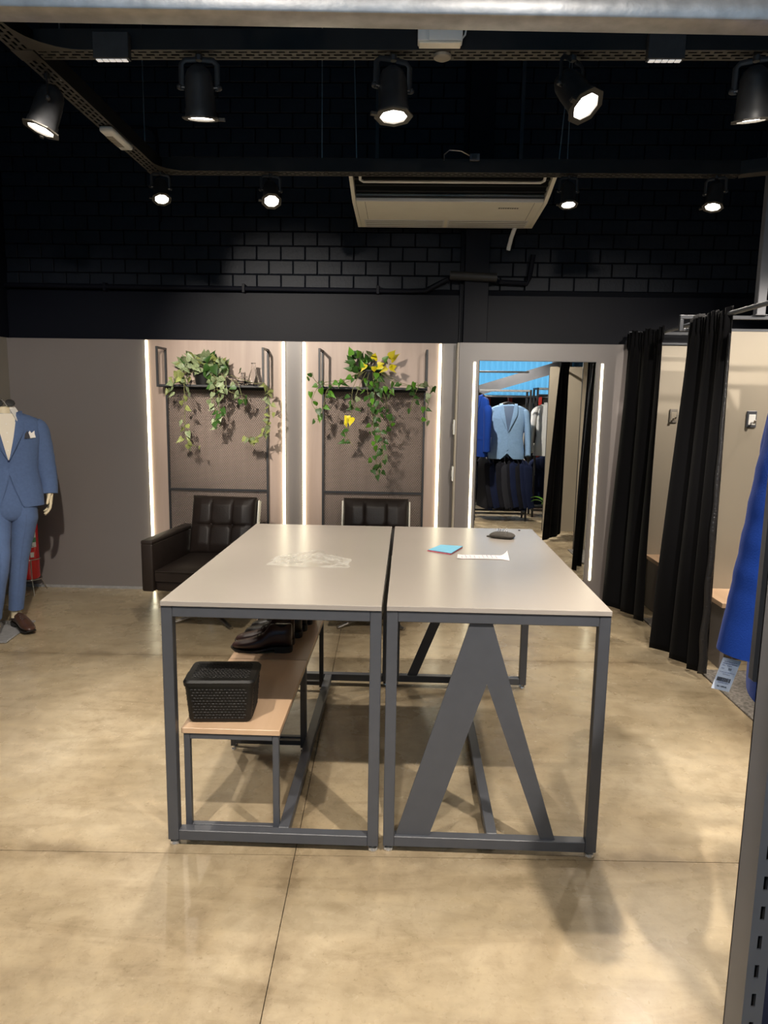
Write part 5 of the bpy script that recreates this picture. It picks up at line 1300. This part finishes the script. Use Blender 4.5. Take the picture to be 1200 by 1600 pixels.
# small linear led boxes on the front tray
def linebox(label, x):
    t = thing('linear_spot', label, 'spotlight', (x, YN-0.050, ZT-0.005))
    obj('housing', MB().box(-0.070, -0.028, -0.040, 0.070, 0.005, 0.055, 0.002), 'can_black', t)
    for k in range(5):
        obj('lens', MB().box(-0.062+0.025*k, -0.022, -0.0435, -0.040+0.025*k, 0.0, -0.0405, 0.001), 'dot_glow', t)
linebox('small black linear light box left of the white emergency lamp', -1.185); linebox('small black linear light box on the right half of the front tray', 0.958)
el = thing('emergency_lamp', 'white emergency lamp box fixed on the front tray', 'lamp', (0.093, YN-0.052, ZT+0.010))
obj('housing', MB().box(-0.082, -0.045, 0.0, 0.088, 0.008, 0.105, 0.006, 2), 'white_plastic', el)
obj('end_cap', MB().box(-0.0835, -0.047, -0.001, -0.038, 0.007, 0.106, 0.005, 2), 'white_plastic', el)
obj('under_lens', MB().box(-0.078, -0.042, -0.008, 0.082, 0.005, -0.0005, 0.002), 'cream_plastic', el)
obj('cord', MB().tube([(0.075, -0.03, 0.0), (0.098, -0.02, 0.03), (0.105, -0.01, 0.07), (0.092, 0.0, 0.10)], 0.0035, 6), 'white_plastic', el)
tag(obj('motion_sensor', MB().lathe([(0.0001, -0.018), (0.020, -0.017), (0.034, -0.010), (0.036, 0.0), (0.0001, 0.0)], 20, Matrix.Translation((0.108, YN, ZT-0.0005)), cap=False), 'grey_mark'), 'small round sensor under the front tray below the emergency lamp', 'sensor')
e2 = thing('emergency_lamp', 'slim white emergency lamp under the left tray', 'lamp', (XT+0.008, 3.93, ZT-0.002))
obj('housing', MB().box(-0.035, -0.14, -0.030, 0.035, 0.14, 0.0, 0.012, 3), 'white_plastic', e2)
for k in range(9): obj('slat', MB().box(-0.028, -0.075+0.018*k, -0.0325, 0.010, -0.066+0.018*k, -0.0305, 0.0005), 'grey_mark', e2)
jb = thing('junction_box', 'small grey junction box with a looped cable on the back tray', 'junction box', (0.365, YFAR-0.047, ZT+0.060))
obj('box_body', MB().box(-0.03, -0.02, 0.0, 0.03, 0.003, 0.04, 0.003), 'graphite', jb)
obj('face', MB().box(-0.018, -0.023, 0.008, 0.012, -0.0205, 0.032, 0.001), 'dark_graphite', jb)
obj('cable', MB().tube([(-0.03, -0.01, 0.03), (-0.08, -0.01, 0.055), (-0.15, -0.01, 0.06), (-0.18, -0.01, 0.035), (-0.18, -0.01, 0.0)], 0.004, 6), 'steel_rod', jb)

# ================================================================== AIR CONDITIONER
AX0, AX1 = -0.400, 0.900
ac = thing('air_conditioner', 'cream ceiling mounted air conditioner with dark intake louvres', 'air conditioner', ((AX0+AX1)/2, 0, 0))
hw = (AX1-AX0)/2
side = [(4.66, 2.985), (4.78, 2.955), (4.92, 2.918), (5.03, 2.893), (5.62, 2.868), (5.66, 2.885), (5.66, 3.08), (4.80, 3.035), (4.69, 3.03)]
inner = [(4.72, 2.990), (5.04, 2.915), (5.04, 3.05), (4.72, 3.05)]
low = [(5.02, 2.8945), (5.615, 2.867), (5.645, 2.883), (5.645, 3.075), (5.02, 3.04)]
obj('under_panel', MB().prism(low, lambda u, v, w: Vector((-hw+0.027+w*(2*hw-0.054), u, v)), 1.0), 'cream_plastic', ac, smooth=False)
obj('top_casing', MB().box(-hw+0.027, 4.76, 3.022, hw-0.027, 5.019, 3.034), 'dark_graphite', ac)
obj('louvre_backing', MB().prism([(4.72, 3.015), (5.018, 2.945), (5.018, 3.02), (4.74, 3.02)], lambda u, v, w: Vector((-hw+0.027+w*(2*hw-0.054), u, v)), 1.0), 'slot_black', ac, smooth=False)
for s in (-1, 1):
    x = s*(hw-0.013)
    ec = obj('end_cap', MB().prism(side, lambda u, v, w: Vector((x-0.012+w*0.024, u, v)), 1.0), 'cream_plastic', ac, smooth=False)
for k in range(5):
    y = 4.73+0.062*k; zz = 2.992-0.0195*k*1.0
    obj('louvre', MB().box(-hw+0.03, y, zz, hw-0.03, y+0.035, zz+0.006, mx=None), 'black_plastic', ac)
obj('trim_strip', MB().tube([(-hw+0.07, 4.74, 2.982), (-hw+0.07, 4.785, 2.962), (-hw+0.09, 4.80, 2.955), (hw-0.09, 4.80, 2.955), (hw-0.07, 4.785, 2.962), (hw-0.07, 4.74, 2.982)], [(0.010, 0.007)]*6, 8), 'white_plastic', ac)
obj('front_lip', MB().box(-hw+0.027, 5.008, 2.892, hw-0.027, 5.019, 2.915, 0.003), 'white_plastic', ac)
for s in (-1, 1):
    xa, xb = (-hw+0.06, -0.012) if s < 0 else (0.012, hw-0.06)
    gq = MB().prism([(5.42, 2.8752), (5.60, 2.867), (5.60, 2.8645), (5.42, 2.8727)], lambda u, v, w: Vector((xa+w*(xb-xa), u, v)), 1.0)
    gr = obj('outlet_grille', gq, 'white_plastic', ac, smooth=False)
    for k in range(4):
        y = 5.44+0.042*k; zz = 2.8727-(y-5.42)*0.0456
        obj('grille_slot', MB().box(xa+0.01, y, zz-0.0012, xb-0.01, y+0.010, zz+0.0002), 'grey_mark', gr)
for x in (-hw+0.085, hw-0.085):
    obj('seam', MB().prism([(5.03, 2.8936), (5.60, 2.8674), (5.60, 2.8668), (5.03, 2.893)], lambda u, v, w: Vector((x+w*0.003, u, v)), 1.0), 'grey_mark', ac, smooth=False)
bgm = MB(); x = 0
for k in range(9):
    l_ = [0.012, 0.008, 0.010, 0.010, 0.014, 0.008, 0.010, 0.012, 0.010][k]
    bgm.box(0.34+x, 5.13, 2.8845, 0.34+x+l_, 5.150, 2.8875); x += l_+0.005
obj('lettering', bgm, 'grey_mark', ac, smooth=False)
obj('drain_pipe', MB().tube([(hw-0.13, 5.60, 2.868), (hw-0.15, 5.63, 2.80), (hw-0.165, 5.66, 2.72)], 0.016, 10), 'white_plastic', ac)
for sx in (-0.5, 0.5):
    obj('hanger_strap', MB().box(sx-0.012, 5.3, 3.04, sx+0.012, 5.33, ZC-0.001), 'dark_graphite', ac)
